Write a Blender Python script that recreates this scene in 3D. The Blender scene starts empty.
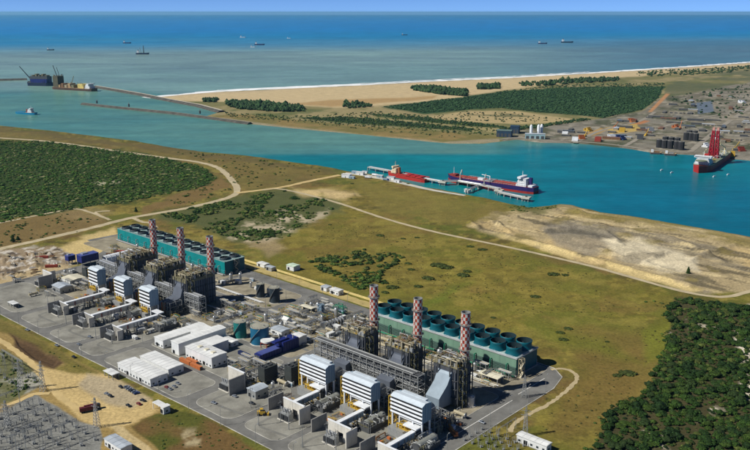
import bpy, math, random
import numpy as np
from mathutils import Vector
random.seed(7)
scn = bpy.context.scene
C = scn.collection
# ------------------------------------------------------------------ camera
CAM_H, FPX, HORIZON = 250.0, 830.0, 12.0
PITCH = math.atan((225 - HORIZON) / FPX)
cd = bpy.data.cameras.new('camera'); cam = bpy.data.objects.new('camera', cd); C.objects.link(cam)
cd.sensor_width = 36.0; cd.lens = FPX / 750.0 * 36.0
cd.clip_start = 1.0; cd.clip_end = 150000.0
cam.location = (0, 0, CAM_H); cam.rotation_euler = (math.pi / 2 - PITCH, 0, 0)
scn.camera = cam
scn.render.resolution_x, scn.render.resolution_y = 1024, 614
# ------------------------------------------------------------------ light
SUN_EL = math.radians(44)
SHADOW = Vector((0.952, 0.306, 0)).normalized()          # the way shadows fall on the ground
w = bpy.data.worlds.new('World'); scn.world = w; w.use_nodes = True
nt = w.node_tree; nt.nodes.clear()
sky = nt.nodes.new('ShaderNodeTexSky'); sky.sky_type = 'NISHITA'; sky.sun_disc = False
sky.sun_elevation = SUN_EL
sky.sun_rotation = math.atan2(-SHADOW.x, -SHADOW.y)
sky.altitude = 300; sky.air_density = 0.21; sky.dust_density = 0.0; sky.ozone_density = 10.0
bg = nt.nodes.new('ShaderNodeBackground'); bg.inputs['Strength'].default_value = 0.105
wo = nt.nodes.new('ShaderNodeOutputWorld')
nt.links.new(sky.outputs[0], bg.inputs[0]); nt.links.new(bg.outputs[0], wo.inputs[0])
sl = bpy.data.lights.new('sun', 'SUN'); sl.energy = 4.4; sl.angle = math.radians(0.53); sl.color = (1.0, 0.965, 0.9)
so = bpy.data.objects.new('sun', sl); C.objects.link(so); so.location = (-500, -200, 900)
ld = Vector((SHADOW.x * math.cos(SUN_EL), SHADOW.y * math.cos(SUN_EL), -math.sin(SUN_EL)))
so.rotation_euler = ld.to_track_quat('-Z', 'Y').to_euler()
vs = scn.view_settings; vs.view_transform = 'Standard'; vs.look = 'None'; vs.exposure = 0.22; vs.gamma = 1.0
vs.use_curve_mapping = False
# ------------------------------------------------------------------ survey helpers
CP, SP = math.cos(PITCH), math.sin(PITCH)
AZ = math.radians(132.2)
AX = (math.sin(AZ), math.cos(AZ)); BX = (-AX[1], AX[0])   # plant grid: u runs along the towers, v towards the field
ROT = math.atan2(AX[1], AX[0])
def G(x, y, z=0.0):                                        # a surveyed point of the photograph on the level z
    X = (x - 375) / FPX; Y = -(y - 225) / FPX
    t = (z - CAM_H) / (-SP + Y * CP)
    return (X * t, (CP + Y * SP) * t)
def UV(x, y, z=0.0):
    g = G(x, y, z); return (g[0] * AX[0] + g[1] * AX[1], g[0] * BX[0] + g[1] * BX[1])
def W(u, v): return (u * AX[0] + v * BX[0], u * AX[1] + v * BX[1])
def topx(X, Y, Z=0.0):
    dz = Z - CAM_H; dep = Y * CP - dz * SP
    return 375 + FPX * X / dep, 225 - FPX * (Y * SP + dz * CP) / dep
def srgb(r, g, b):
    f = lambda c: c / 12.92 if c <= .04045 else ((c + .055) / 1.055) ** 2.4
    return (f(r / 255), f(g / 255), f(b / 255))
# ------------------------------------------------------------------ materials
MATS = {}
def M(name, rgb, rough=.6, metal=0.0, var=.18, scale=.35, bump=0.0, spec=.3, streak=0.0, tint=0.0):
    """weathered paint / metal: base colour broken up by two noises"""
    if name in MATS: return MATS[name]
    m = bpy.data.materials.new(name); m.use_nodes = True
    n = m.node_tree.nodes; l = m.node_tree.links; p = n['Principled BSDF']
    c = srgb(*rgb)
    tc = n.new('ShaderNodeTexCoord')
    nz = n.new('ShaderNodeTexNoise'); nz.inputs['Scale'].default_value = scale; nz.inputs['Detail'].default_value = 6; nz.inputs['Roughness'].default_value = .65
    mp = n.new('ShaderNodeMapping')
    if streak: mp.inputs['Scale'].default_value = (1, 1, 1 - streak)
    l.new(tc.outputs['Object'], mp.inputs[0]); l.new(mp.outputs[0], nz.inputs[0])
    rp = n.new('ShaderNodeValToRGB'); rp.color_ramp.elements[0].position = .3; rp.color_ramp.elements[1].position = .7
    rp.color_ramp.elements[0].color = (*[x * (1 - var) for x in c], 1); rp.color_ramp.elements[1].color = (*[min(1, x * (1 + var * .7)) for x in c], 1)
    l.new(nz.outputs[0], rp.inputs[0])
    src = rp.outputs[0]
    if tint:
        oi = n.new('ShaderNodeObjectInfo'); hs = n.new('ShaderNodeHueSaturation')
        mr = n.new('ShaderNodeMapRange'); mr.inputs[3].default_value = 1 - tint; mr.inputs[4].default_value = 1 + tint
        l.new(oi.outputs['Random'], mr.inputs[0]); l.new(mr.outputs[0], hs.inputs['Value']); l.new(src, hs.inputs['Color']); src = hs.outputs[0]
    l.new(src, p.inputs['Base Color'])
    p.inputs['Roughness'].default_value = rough; p.inputs['Metallic'].default_value = metal; p.inputs['Specular IOR Level'].default_value = spec
    if bump:
        n2 = n.new('ShaderNodeTexNoise'); n2.inputs['Scale'].default_value = 1.2; n2.inputs['Detail'].default_value = 5
        l.new(tc.outputs['Object'], n2.inputs[0])
        b = n.new('ShaderNodeBump'); b.inputs['Strength'].default_value = bump; b.inputs['Distance'].default_value = .4
        l.new(n2.outputs[0], b.inputs['Height']); l.new(b.outputs[0], p.inputs['Normal'])
    MATS[name] = m; return m
def attr_mat(name, rough=.9, spec=.15, s1=.05, a1=.25, s2=.5, a2=.25, bump=.0, bscale=.2, bdist=1.0, trans=0.0):
    """colour from the surveyed land-cover attribute, with fine grain"""
    m = bpy.data.materials.new(name); m.use_nodes = True
    n = m.node_tree.nodes; l = m.node_tree.links; p = n['Principled BSDF']
    at = n.new('ShaderNodeAttribute'); at.attribute_name = 'cover'
    tc = n.new('ShaderNodeTexCoord'); src = at.outputs['Color']
    for s, a in ((s1, a1), (s2, a2)):
        nz = n.new('ShaderNodeTexNoise'); nz.inputs['Scale'].default_value = s; nz.inputs['Detail'].default_value = 5; nz.inputs['Roughness'].default_value = .7
        l.new(tc.outputs['Object'], nz.inputs[0])
        mr = n.new('ShaderNodeMapRange'); mr.inputs[1].default_value = .3; mr.inputs[2].default_value = .7
        mr.inputs[3].default_value = 1 - a; mr.inputs[4].default_value = 1 + a
        l.new(nz.outputs[0], mr.inputs[0])
        hs = n.new('ShaderNodeHueSaturation'); l.new(mr.outputs[0], hs.inputs['Value']); l.new(src, hs.inputs['Color']); src = hs.outputs[0]
    l.new(src, p.inputs['Base Color']); p.inputs['Roughness'].default_value = rough; p.inputs['Specular IOR Level'].default_value = spec
    if bump:
        nb = n.new('ShaderNodeTexNoise'); nb.inputs['Scale'].default_value = bscale; nb.inputs['Detail'].default_value = 6
        l.new(tc.outputs['Object'], nb.inputs[0])
        b = n.new('ShaderNodeBump'); b.inputs['Strength'].default_value = bump; b.inputs['Distance'].default_value = bdist
        l.new(nb.outputs[0], b.inputs['Height']); l.new(b.outputs[0], p.inputs['Normal'])
    return m
# ------------------------------------------------------------------ mesh builder
class MB:
    def __init__(s): s.v = []; s.f = []; s.m = []
    def add(s, vs, fs, mi=0):
        o = len(s.v); s.v += [tuple(p) for p in vs]; s.f += [tuple(i + o for i in f) for f in fs]; s.m += [mi] * len(fs); return s
    def box(s, x0, x1, y0, y1, z0, z1, mi=0):
        return s.add([(x0,y0,z0),(x1,y0,z0),(x1,y1,z0),(x0,y1,z0),(x0,y0,z1),(x1,y0,z1),(x1,y1,z1),(x0,y1,z1)],
                     [(0,3,2,1),(4,5,6,7),(0,1,5,4),(1,2,6,5),(2,3,7,6),(3,0,4,7)], mi)
    def prism_x(s, prof, x0, x1, mi=0):                     # profile in (y, z), counter-clockwise seen from +x
        n = len(prof)
        vs = [(x0, y, z) for y, z in prof] + [(x1, y, z) for y, z in prof]
        fs = [tuple(range(n - 1, -1, -1)), tuple(range(n, 2 * n))] + [(i, (i + 1) % n, n + (i + 1) % n, n + i) for i in range(n)]
        return s.add(vs, fs, mi)
    def prism_z(s, poly, z0, z1, mi=0):
        n = len(poly)
        vs = [(x, y, z0) for x, y in poly] + [(x, y, z1) for x, y in poly]
        fs = [tuple(range(n - 1, -1, -1)), tuple(range(n, 2 * n))] + [(i, (i + 1) % n, n + (i + 1) % n, n + i) for i in range(n)]
        return s.add(vs, fs, mi)
    def cyl(s, p0, p1, r0, r1=None, n=10, mi=0, cap=True):
        r1 = r0 if r1 is None else r1
        p0 = Vector(p0); p1 = Vector(p1); d = (p1 - p0).normalized()
        t = Vector((0, 0, 1)) if abs(d.z) < .9 else Vector((1, 0, 0))
        a = d.cross(t).normalized(); b = d.cross(a)
        vs = []
        for p, r in ((p0, r0), (p1, r1)):
            for i in range(n):
                q = 2 * math.pi * i / n; vs.append(p + a * (r * math.cos(q)) + b * (r * math.sin(q)))
        fs = [(i, n + i, n + (i + 1) % n, (i + 1) % n) for i in range(n)]
        if cap: fs += [tuple(range(n)), tuple(range(2 * n - 1, n - 1, -1))]
        return s.add(vs, fs, mi)
    def lathe(s, prof, cx=0, cy=0, n=20, mi=0, close=False):
        vs = []
        for r, z in prof:
            for i in range(n):
                q = 2 * math.pi * i / n; vs.append((cx + r * math.cos(q), cy + r * math.sin(q), z))
        fs = []
        for k in range(len(prof) - 1):
            for i in range(n):
                j = (i + 1) % n; fs.append((k*n+i, k*n+j, (k+1)*n+j, (k+1)*n+i))
        if close: fs.append(tuple((len(prof)-1)*n + i for i in range(n)))
        return s.add(vs, fs, mi)
    def bar(s, p0, p1, w=.3, h=None, mi=0):
        h = h or w
        p0 = Vector(p0); p1 = Vector(p1); d = (p1 - p0).normalized()
        t = Vector((0, 0, 1)) if abs(d.z) < .95 else Vector((1, 0, 0))
        a = d.cross(t).normalized() * (w / 2); b = a.cross(d).normalized() * (h / 2)
        vs = [p0-a-b, p0+a-b, p0+a+b, p0-a+b, p1-a-b, p1+a-b, p1+a+b, p1-a+b]
        return s.add(vs, [(0,1,2,3),(7,6,5,4),(0,4,5,1),(1,5,6,2),(2,6,7,3),(3,7,4,0)], mi)
    def path(s, pts, w=.3, mi=0):
        for a, b in zip(pts, pts[1:]): s.bar(a, b, w, None, mi)
        return s
    def pipe(s, pts, r=.25, n=6, mi=0):
        for a, b in zip(pts, pts[1:]): s.cyl(a, b, r, r, n, mi)
        return s
    def build(s, name, mat, parent=None, smooth=False):
        me = bpy.data.meshes.new(name); me.from_pydata(s.v, [], s.f)
        for mm in (mat if isinstance(mat, (list, tuple)) else [mat]): me.materials.append(mm)
        if any(s.m): me.polygons.foreach_set('material_index', s.m)
        if smooth: me.polygons.foreach_set('use_smooth', [True] * len(me.polygons))
        me.update()
        o = bpy.data.objects.new(name, me); C.objects.link(o)
        if parent is not None: o.parent = parent
        return o
def tag(o, label=None, cat=None, group=None, kind=None):
    if label: o['label'] = label
    if cat: o['category'] = cat
    if group: o['group'] = group
    if kind: o['kind'] = kind
    return o
def thing(name, label, cat, loc=(0, 0, 0), rz=0.0, group=None):
    o = bpy.data.objects.new(name, None); o.empty_display_size = .5; C.objects.link(o)
    o.location = loc if len(loc) == 3 else (*loc, 0); o.rotation_euler = (0, 0, rz)
    return tag(o, label, cat, group)
def uthing(name, label, cat, u, v, z=0, rz=0.0, group=None):
    x, y = W(u, v); return thing(name, label, cat, (x, y, z), ROT + rz, group)
KIDS = {}
def dup(root, loc=None, rz=None, label=None, group=None, parent=None, scale=None):
    r = root.copy(); C.objects.link(r); r.parent = parent
    if loc is not None: r.location = loc if len(loc) == 3 else (*loc, 0)
    if rz is not None: r.rotation_euler = (0, 0, rz)
    if scale is not None: r.scale = scale if isinstance(scale, tuple) else (scale,) * 3
    if label: r['label'] = label
    if group: r['group'] = group
    for ch in list(root.children): dup(ch, parent=r)
    return r
def inst(me_obj, name, parent, loc, rz=0.0, scale=None):    # another part with the same mesh
    o = bpy.data.objects.new(name, me_obj.data); C.objects.link(o); o.parent = parent; o.location = loc; o.rotation_euler = (0, 0, rz)
    if scale: o.scale = scale
    return o
ORD = ['first', 'second', 'third', 'fourth', 'fifth', 'sixth', 'seventh', 'eighth', 'ninth', 'tenth', 'eleventh', 'twelfth', 'thirteenth', 'fourteenth',
       'fifteenth', 'sixteenth', 'seventeenth', 'eighteenth', 'nineteenth', 'twentieth', 'twenty-first', 'twenty-second', 'twenty-third', 'twenty-fourth', 'twenty-fifth',
       'twenty-sixth', 'twenty-seventh', 'twenty-eighth', 'twenty-ninth', 'thirtieth', 'thirty-first', 'thirty-second', 'thirty-third', 'thirty-fourth', 'thirty-fifth', 'thirty-sixth',
       'thirty-seventh', 'thirty-eighth', 'thirty-ninth', 'fortieth', 'forty-first', 'forty-second', 'forty-third', 'forty-fourth', 'forty-fifth', 'forty-sixth', 'forty-seventh', 'forty-eighth']
# ------------------------------------------------------------------ numpy noise and polygons
_rs = np.random.RandomState(3)
_LAT = _rs.rand(512, 512)
def vnoise(x, y, s, o=0):
    x = np.asarray(x) / s + 37.3 * o + 1000; y = np.asarray(y) / s + 91.7 * o + 1000
    xi = np.floor(x).astype(int); yi = np.floor(y).astype(int); fx = x - xi; fy = y - yi
    fx = fx * fx * (3 - 2 * fx); fy = fy * fy * (3 - 2 * fy)
    L = lambda i, j: _LAT[i % 512, j % 512]
    return (L(xi, yi) * (1 - fx) + L(xi + 1, yi) * fx) * (1 - fy) + (L(xi, yi + 1) * (1 - fx) + L(xi + 1, yi + 1) * fx) * fy
def fbm(x, y, s, o=0, n=4):
    t = 0; a = .5; tot = 0
    for k in range(n): t = t + a * vnoise(x, y, s / 2 ** k, o + k); tot += a; a *= .55
    return t / tot
def sdist(px, py, poly):
    """signed distance to a polygon, positive inside"""
    d = np.full(px.shape, 1e9); ins = np.zeros(px.shape, bool)
    n = len(poly)
    for i in range(n):
        x0, y0 = poly[i]; x1, y1 = poly[(i + 1) % n]
        ex, ey = x1 - x0, y1 - y0; L = ex * ex + ey * ey + 1e-12
        t = np.clip(((px - x0) * ex + (py - y0) * ey) / L, 0, 1)
        d = np.minimum(d, (px - x0 - t * ex) ** 2 + (py - y0 - t * ey) ** 2)
        c = (y0 > py) != (y1 > py)
        if y0 != y1: ins ^= c & (px < (x1 - x0) * (py - y0) / (y1 - y0) + x0)
    d = np.sqrt(d); return np.where(ins, d, -d)
def sstep(x, a, b):
    t = np.clip((x - a) / (b - a), 0, 1); return t * t * (3 - 2 * t)
def np_mesh(name, V, F, mat, col=None, smooth=False):
    me = bpy.data.meshes.new(name); k = F.shape[1]
    me.vertices.add(len(V)); me.vertices.foreach_set('co', np.ascontiguousarray(V, dtype=np.float32).ravel())
    me.loops.add(F.size); me.loops.foreach_set('vertex_index', np.ascontiguousarray(F, dtype=np.int32).ravel())
    me.polygons.add(len(F)); me.polygons.foreach_set('loop_start', np.arange(0, F.size, k, dtype=np.int32))
    me.polygons.foreach_set('loop_total', np.full(len(F), k, dtype=np.int32))
    if smooth: me.polygons.foreach_set('use_smooth', np.ones(len(F), bool))
    me.materials.append(mat)
    if col is not None:
        a = me.color_attributes.new('cover', 'FLOAT_COLOR', 'POINT')
        c4 = np.ones((len(V), 4), np.float32); c4[:, :3] = col; a.data.foreach_set('color', c4.ravel())
    me.update(calc_edges=True)
    o = bpy.data.objects.new(name, me); C.objects.link(o); return o
#@@STRUCT
# ================================================================== THE SETTING
NEAR = [(-140,112),(-60,119),(0,125),(50,130),(100,136),(133,140),(167,146),(200,151),(250,155),(290,161),(320,165),(342,169),(352,171),(375,174),(400,180),(425,186),(450,190.5),
        (470,194),(490,198),(510,203),(530,206.5),(545,205),(560,203),(572,204),(583,207),(600,211),(625,214),(650,218),(690,225),(720,230),(750,235),(830,247),(950,262),
        (1000,520),(-300,520),(-300,200)]
FAR = [(150,97.5),(185,94),(218,91.5),(285,88.3),(360,85),(433,81.2),(500,78.2),(590,73.2),(683,67.2),(750,62.5),(830,57),(930,50),(1100,45),(1300,60),(1100,175),(830,168),(750,160),(725,157.5),(695,154.5),
       (655,152.5),(625,147.5),(600,145),(575,142.5),(540,142),(517,139),(500,141),(483,143),(450,143),(400,138),(350,133),(300,128.5),(250,123.5),(222,119.5),(205,116),(218,112),(205,107),(175,101.5)]
px2w = lambda poly: [G(*p) for p in poly]
NEAR_W, FAR_W = px2w(NEAR), px2w(FAR)
def blend(col, rgb, m):
    c = np.array(srgb(*rgb)); col += (c - col) * m[:, None]
def land_cover(X, Y):
    px, py = topx(X, Y)
    n1 = fbm(X, Y, 60, 1); n2 = fbm(X, Y, 18, 5); n3 = fbm(X, Y, 6, 9, 3); nb = fbm(X, Y, 240, 13)
    wx = px + (n1 - .5) * 16 + (n2 - .5) * 7; wy = py + (n2 - .5) * 5 + (fbm(X, Y, 45, 21) - .5) * 7
    fx = px + (fbm(X, Y, 160, 31) - .5) * 14; fy = py + (fbm(X, Y, 200, 33) - .5) * 3.0    # gentler, for the far shore
    col = np.tile(np.array(srgb(108, 98, 50)), (len(X), 1))
    def paint(poly, rgb, soft=2.0, far=False, op=1.0, mod=None, thr=.5, exact=False):
        xs = [p[0] for p in poly]; ys = [p[1] for p in poly]
        A, B = (px, py) if exact else ((fx, fy) if far else (wx, wy))
        k = (A > min(xs) - 12) & (A < max(xs) + 12) & (B > min(ys) - 9) & (B < max(ys) + 9)
        if not k.any(): return
        m = np.zeros(len(X)); m[k] = sstep(sdist(A[k], B[k], poly), -soft, soft)
        if mod is not None: m *= sstep(mod, thr - .07, thr + .07)
        blend(col, rgb, m * op)
    near = py > 118
    # dry field beyond the plant
    blend(col, (118, 106, 48), near * sstep(nb, .42, .62) * .8)
    blend(col, (104, 90, 48), near * sstep(n1, .5, .68) * .75)
    blend(col, (92, 98, 36), near * sstep(fbm(X, Y, 95, 17), .55, .68) * .6)
    blend(col, (146, 128, 70), near * sstep(n2, .6, .74) * .45)
    blend(col, (76, 66, 38), near * sstep(fbm(X * .8, Y * 1.2, 9, 121, 3), .52, .68) * .62)
    blend(col, (142, 128, 62), near * sstep(fbm(X, Y, 7, 123, 3), .54, .7) * .65)
    blend(col, (86, 94, 38), near * sstep(fbm(X, Y, 38, 125), .55, .66) * .7)
    blend(col, (112, 88, 54), near * sstep(fbm(X, Y, 52, 127), .58, .7) * .6)
    blend(col, (84, 78, 40), near * sstep(fbm(X, Y, 34, 111), .58, .72) * .5)
    blend(col, (142, 130, 66), near * sstep(fbm(X, Y, 26, 113), .58, .72) * .5)
    blend(col, (74, 80, 36), near * sstep(fbm(X, Y, 11, 115, 3), .66, .8) * .6)
    paint([(250,262),(330,205),(345,206),(500,248),(640,283),(676,294),(668,345),(640,400),(600,460),(520,460),(540,400),(580,380),(550,362),(400,312)], (122,112,44), 5, op=.35)
    paint([(560,330),(640,330),(655,380),(600,430),(540,440),(560,395),(590,372)], (112,92,50), 9, op=.6)
    paint([(418,306),(448,287),(470,282),(450,296),(428,310)], (90,104,36), 4, op=.6)
    paint([(520,322),(600,338),(640,362),(560,345)], (98,104,36), 6, op=.6)
    paint([(640,330),(668,318),(668,350),(645,365)], (110,114,40), 5, op=.6)
    # shoreline grass, left
    paint([(-140,116),(0,128),(120,142),(250,158),(340,172),(285,187),(240,190),(222,168),(165,156),(80,144),(-140,132)], (112,98,56), 2, op=.7)
    paint([(-140,116),(0,126),(200,152),(340,170),(330,172),(200,157),(0,131),(-140,122)], (92,82,52), 1.0, op=.6)
    paint([(140,207),(222,178),(234,188),(140,216)], (116,96,58), 2)
    paint([(-60,232),(0,224),(75,211),(112,222),(83,231),(0,248),(-60,256)], (116,98,60), 2)
    paint([(20,214),(80,205),(112,213),(96,222),(60,216)], (140,122,84), 3, op=.5)
    # mid scrub with sandy streaks
    paint([(150,217),(200,205),(240,196),(285,190),(340,203),(343,212),(320,216),(300,228),(275,240),(250,246),(225,240),(190,226)], (84,88,52), 4)
    paint([(230,238),(262,214),(330,212),(325,219),(300,228),(272,244),(250,248)], (172,160,132), 4, mod=n2, thr=.5)
    paint([(243,243),(275,240),(290,250),(270,256)], (150,132,100), 3, op=.7)
    paint([(292,188),(330,188),(358,194),(366,204),(335,201),(300,197)], (186,164,116), 3, mod=n1, thr=.42)
    paint([(345,178),(500,206),(520,213),(470,226),(380,210)], (118,108,54), 3, op=.7)
    # excavation
    ex = [(470,226),(492,216),(520,211),(545,208),(575,207),(620,216),(680,226),(760,239),(770,290),(700,292),(650,279),(590,263),(540,246),(495,234)]
    su = (X * AX[0] + Y * AX[1]) / 4.0; sv = X * BX[0] + Y * BX[1]
    paint(ex, (166,149,112), 3)
    paint(ex, (180,158,112), 3, mod=n1, thr=.58)
    paint(ex, (124,116,98), 3, mod=fbm(su, sv, 26, 41), thr=.55, op=.8)
    paint(ex, (96,88,68), 3, mod=fbm(su, sv, 9, 47), thr=.62, op=.85); paint(ex, (196,178,134), 3, mod=fbm(su, sv, 8, 49), thr=.64, op=.8); paint(ex, (120,108,64), 3, mod=fbm(X, Y, 30, 45), thr=.62, op=.8)
    paint([(540,228),(560,222),(612,232),(620,246),(590,256),(560,246)], (134,126,110), 3, op=.75)
    paint([(604,243),(640,240),(690,258),(700,272),(660,270),(615,256)], (204,192,162), 3, op=.85)
    paint([(545,233),(575,229),(600,234),(612,240),(600,242),(575,236)], (92,88,76), 1.2, op=.7)
    paint([(628,257),(665,254),(666,257),(640,264),(626,260)], (108,100,84), 1.0, op=.6)
    paint([(500,236),(560,248),(640,270),(700,288),(690,291),(620,273),(548,252)], (206,184,128), 1.5, op=.75, mod=n2, thr=.42)
    paint([(560,213),(610,214),(690,226),(760,240),(760,249),(690,238),(625,226),(585,219)], (122,110,58), 2, op=.75, mod=n1, thr=.4)
    paint([(505,206),(535,207),(560,205),(552,212),(520,214)], (86,88,46), 2, op=.7)
    # yards and lots, left
    paint([(48,250),(84,237),(116,227),(124,238),(104,250),(74,264),(38,262)], (192,170,116), 2)
    paint([(-30,256),(0,250),(54,246),(74,262),(46,278),(0,290),(-30,296)], (138,122,98), 2)
    paint([(-30,256),(0,250),(54,246),(74,262),(46,278),(0,290),(-30,296)], (186,178,164), 2, mod=n3, thr=.56)
    paint([(-30,256),(0,250),(54,246),(74,262),(46,278),(0,290),(-30,296)], (88,78,66), 2, mod=fbm(X, Y, 9, 71, 3), thr=.6)
    paint([(-40,292),(8,276),(60,264),(74,266),(50,282),(0,306),(-40,320)], (178,158,116), 2, op=.8)
    paint([(-20,312),(0,318),(60,352),(112,378),(150,402),(176,410),(270,460),(-40,460)], (146,124,76), 2)
    paint([(-20,312),(0,318),(60,352),(108,378),(96,380),(50,354),(0,330),(-20,326)], (98,92,44), 2, op=.85)
    paint([(10,334),(22,338),(42,348),(63,361),(55,368),(34,360),(16,346)], (84,66,46), 2)
    paint([(56,366),(70,362),(92,374),(84,384),(66,380)], (112,104,50), 2, op=.8)
    paint([(18,350),(46,366),(70,372),(100,372),(150,398),(156,410),(132,424),(116,430),(100,427),(76,418),(56,400),(34,372)], (188,164,112), 2)
    paint([(84,372),(112,378),(150,398),(130,408),(104,402),(76,386)], (160,148,124), 3, op=.8)
    paint([(-30,345),(8,348),(30,362),(46,382),(30,394),(0,404),(-30,412)], (100,100,66), 2)
    paint([(-30,345),(8,348),(30,362),(46,382),(30,394),(0,404),(-30,412)], (150,148,134), 2, mod=n2, thr=.52)
    paint([(-40,420),(0,409),(34,395),(76,420),(100,427),(106,440),(96,475),(-40,475)], (124,124,118), 1.2)
    paint([(132,428),(152,414),(178,409),(218,423),(275,460),(166,460)], (82,84,36), 2)
    paint([(132,428),(152,414),(178,409),(218,423),(275,460),(166,460)], (106,84,50), 3, mod=n1, thr=.47)
    paint([(180,430),(200,428),(205,446),(186,446)], (160,146,112), 3, mod=n2, thr=.5)
    paint([(110,424),(124,428),(160,460),(140,460)], (184,164,120), 1.2)
    # right thicket floor
    thick = [(672,297),(700,301),(724,304),(760,309),(900,320),(900,480),(575,480),(600,432),(612,406),(640,396),(656,370),(666,345),(668,320)]
    paint(thick, (70,66,42), 3)
    paint(thick, (192,182,160), 3, mod=n2, thr=.72)
    paint([(738,330),(770,330),(770,400),(742,392)], (206,196,176), 4, mod=n1, thr=.46)
    # left wood floor
    wood = [(-160,140),(0,141),(45,141),(80,146),(120,151),(160,157),(200,166),(218,178),(205,186),(160,196),(130,202),(90,207),(50,215),(0,223),(-160,240)]
    paint(wood, (52,66,32), 2)
    paint(wood, (150,144,104), 2, mod=n3, thr=.74)
    paint([(95,184),(125,180),(136,178),(124,182),(104,186)], (170,164,136), 1.0, op=.8)
    # ---------------- far shore
    far = py < 122
    farland = sstep(sdist(X, Y, FAR_W), -30, 30)
    blend(col, (116, 112, 72), farland); blend(col, (150, 136, 98), farland * sstep(fbm(X, Y, 120, 191), .5, .64) * .8); blend(col, (84, 94, 54), farland * sstep(fbm(X, Y, 90, 193), .55, .68) * .7)
    paint([(140,99),(185,94),(285,88),(433,81),(500,78),(590,73),(683,67),(760,62),(930,50),(930,56),(760,66),(690,71),(620,78),(560,83),(505,90),(462,98),(400,105),(330,108),(290,105),(228,102),(180,101)], (188,168,128), 1.0, True)
    paint([(290,104),(330,100),(400,98),(440,95),(430,99),(390,103),(330,107)], (158,128,82), 1.0, True, .8)
    paint([(160,96.5),(285,88.2),(433,81),(590,73),(760,62),(930,50),(930,51.5),(760,64),(590,75),(433,83),(285,90.2),(160,98.2)], (176,158,128), .6, True, .7)
    paint([(200,117),(230,114),(330,123),(440,132),(500,137),(498,142),(440,144),(330,131),(215,119)], (114,106,62), 1.0, True); paint([(200,117),(230,114),(330,123),(440,132),(500,137),(498,142),(440,144),(330,131),(215,119)], (136,116,72), 1.0, True, .8, fbm(X, Y, 60, 195), .52)
    paint([(200,117),(330,130.5),(440,142),(500,139),(500,142),(440,145),(330,133),(200,118.5)], (150,140,116), .5, True, .8)
    paint([(300,116),(360,116),(470,126),(500,128),(498,133),(440,131),(330,121)], (160,146,102), 1.0, True, .7, fbm(X, Y, 70, 197), .44)
    paint([(296,118),(350,117),(420,123),(472,129),(470,132),(410,128),(330,122)], (62,76,42), .8, True)
    paint([(360,113),(420,117),(500,126),(510,129),(470,127),(400,119)], (60,76,44), .6, True)
    paint([(380,107),(430,101),(467,96.5),(505,91.5),(550,88),(610,86.5),(664,87),(660,99),(642,110),(602,118.5),(577,115.5),(533,112.5),(500,108.5),(473,109.5),(427,113.5),(405,110)], (46,72,44), .8, True)
    paint([(425,117),(470,110.5),(520,112),(578,120),(545,123),(520,124),(460,122)], (168,150,108), .8, True)
    paint([(460,111),(500,113),(540,117),(500,117),(470,115)], (60,74,48), .6, True, .7, fbm(X, Y, 50, 61), .55)
    paint([(664,86),(700,76),(760,68),(900,60),(900,75),(760,84),(700,92),(668,99)], (84,90,66), 1.0, True, .7, fbm(X, Y, 160, 157), .4)
    port = [(500,142),(520,131),(560,124),(602,119),(642,111),(664,98),(700,92),(760,80),(1000,70),(1000,178),(760,164),(695,157),(622,150),(575,144)]
    paint(port, (120,114,98), 1.0, True)
    paint(port, (100,96,78), 1.0, True, .8, fbm(X, Y, 70, 51), .54)
    paint(port, (152,142,120), 1.0, True, .7, fbm(X, Y, 55, 53), .6)
    paint(port, (64,72,48), 1.0, True, .8, fbm(X, Y, 90, 57), .56)
    paint(port, (136,130,118), 1.0, True, .7, fbm(X * .5 + Y * .5, Y * .4 - X * .6, 60, 151), .56)
    paint(port, (104,98,84), 1.0, True, .8, fbm(X, Y, 26, 153), .6)
    paint(port, (168,160,142), 1.0, True, .6, fbm(X, Y, 22, 155), .68)
    paint([(604,128),(636,124),(640,131),(610,135)], (186,158,84), .8, True, .8)
    paint([(585,134),(600,128),(606,130),(592,137)], (176,140,76), .8, True, .8)
    paint([(648,112),(652,112),(670,94),(666,93.5)], (172,128,88), .5, exact=True)
    paint([(625,124),(642,120),(650,121),(640,125)], (178,116,70), .5, True, .8)
    paint([(696,103),(712,101),(714,112),(698,114)], (96,108,122), .5, exact=True, op=.9)
    return col
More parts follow.
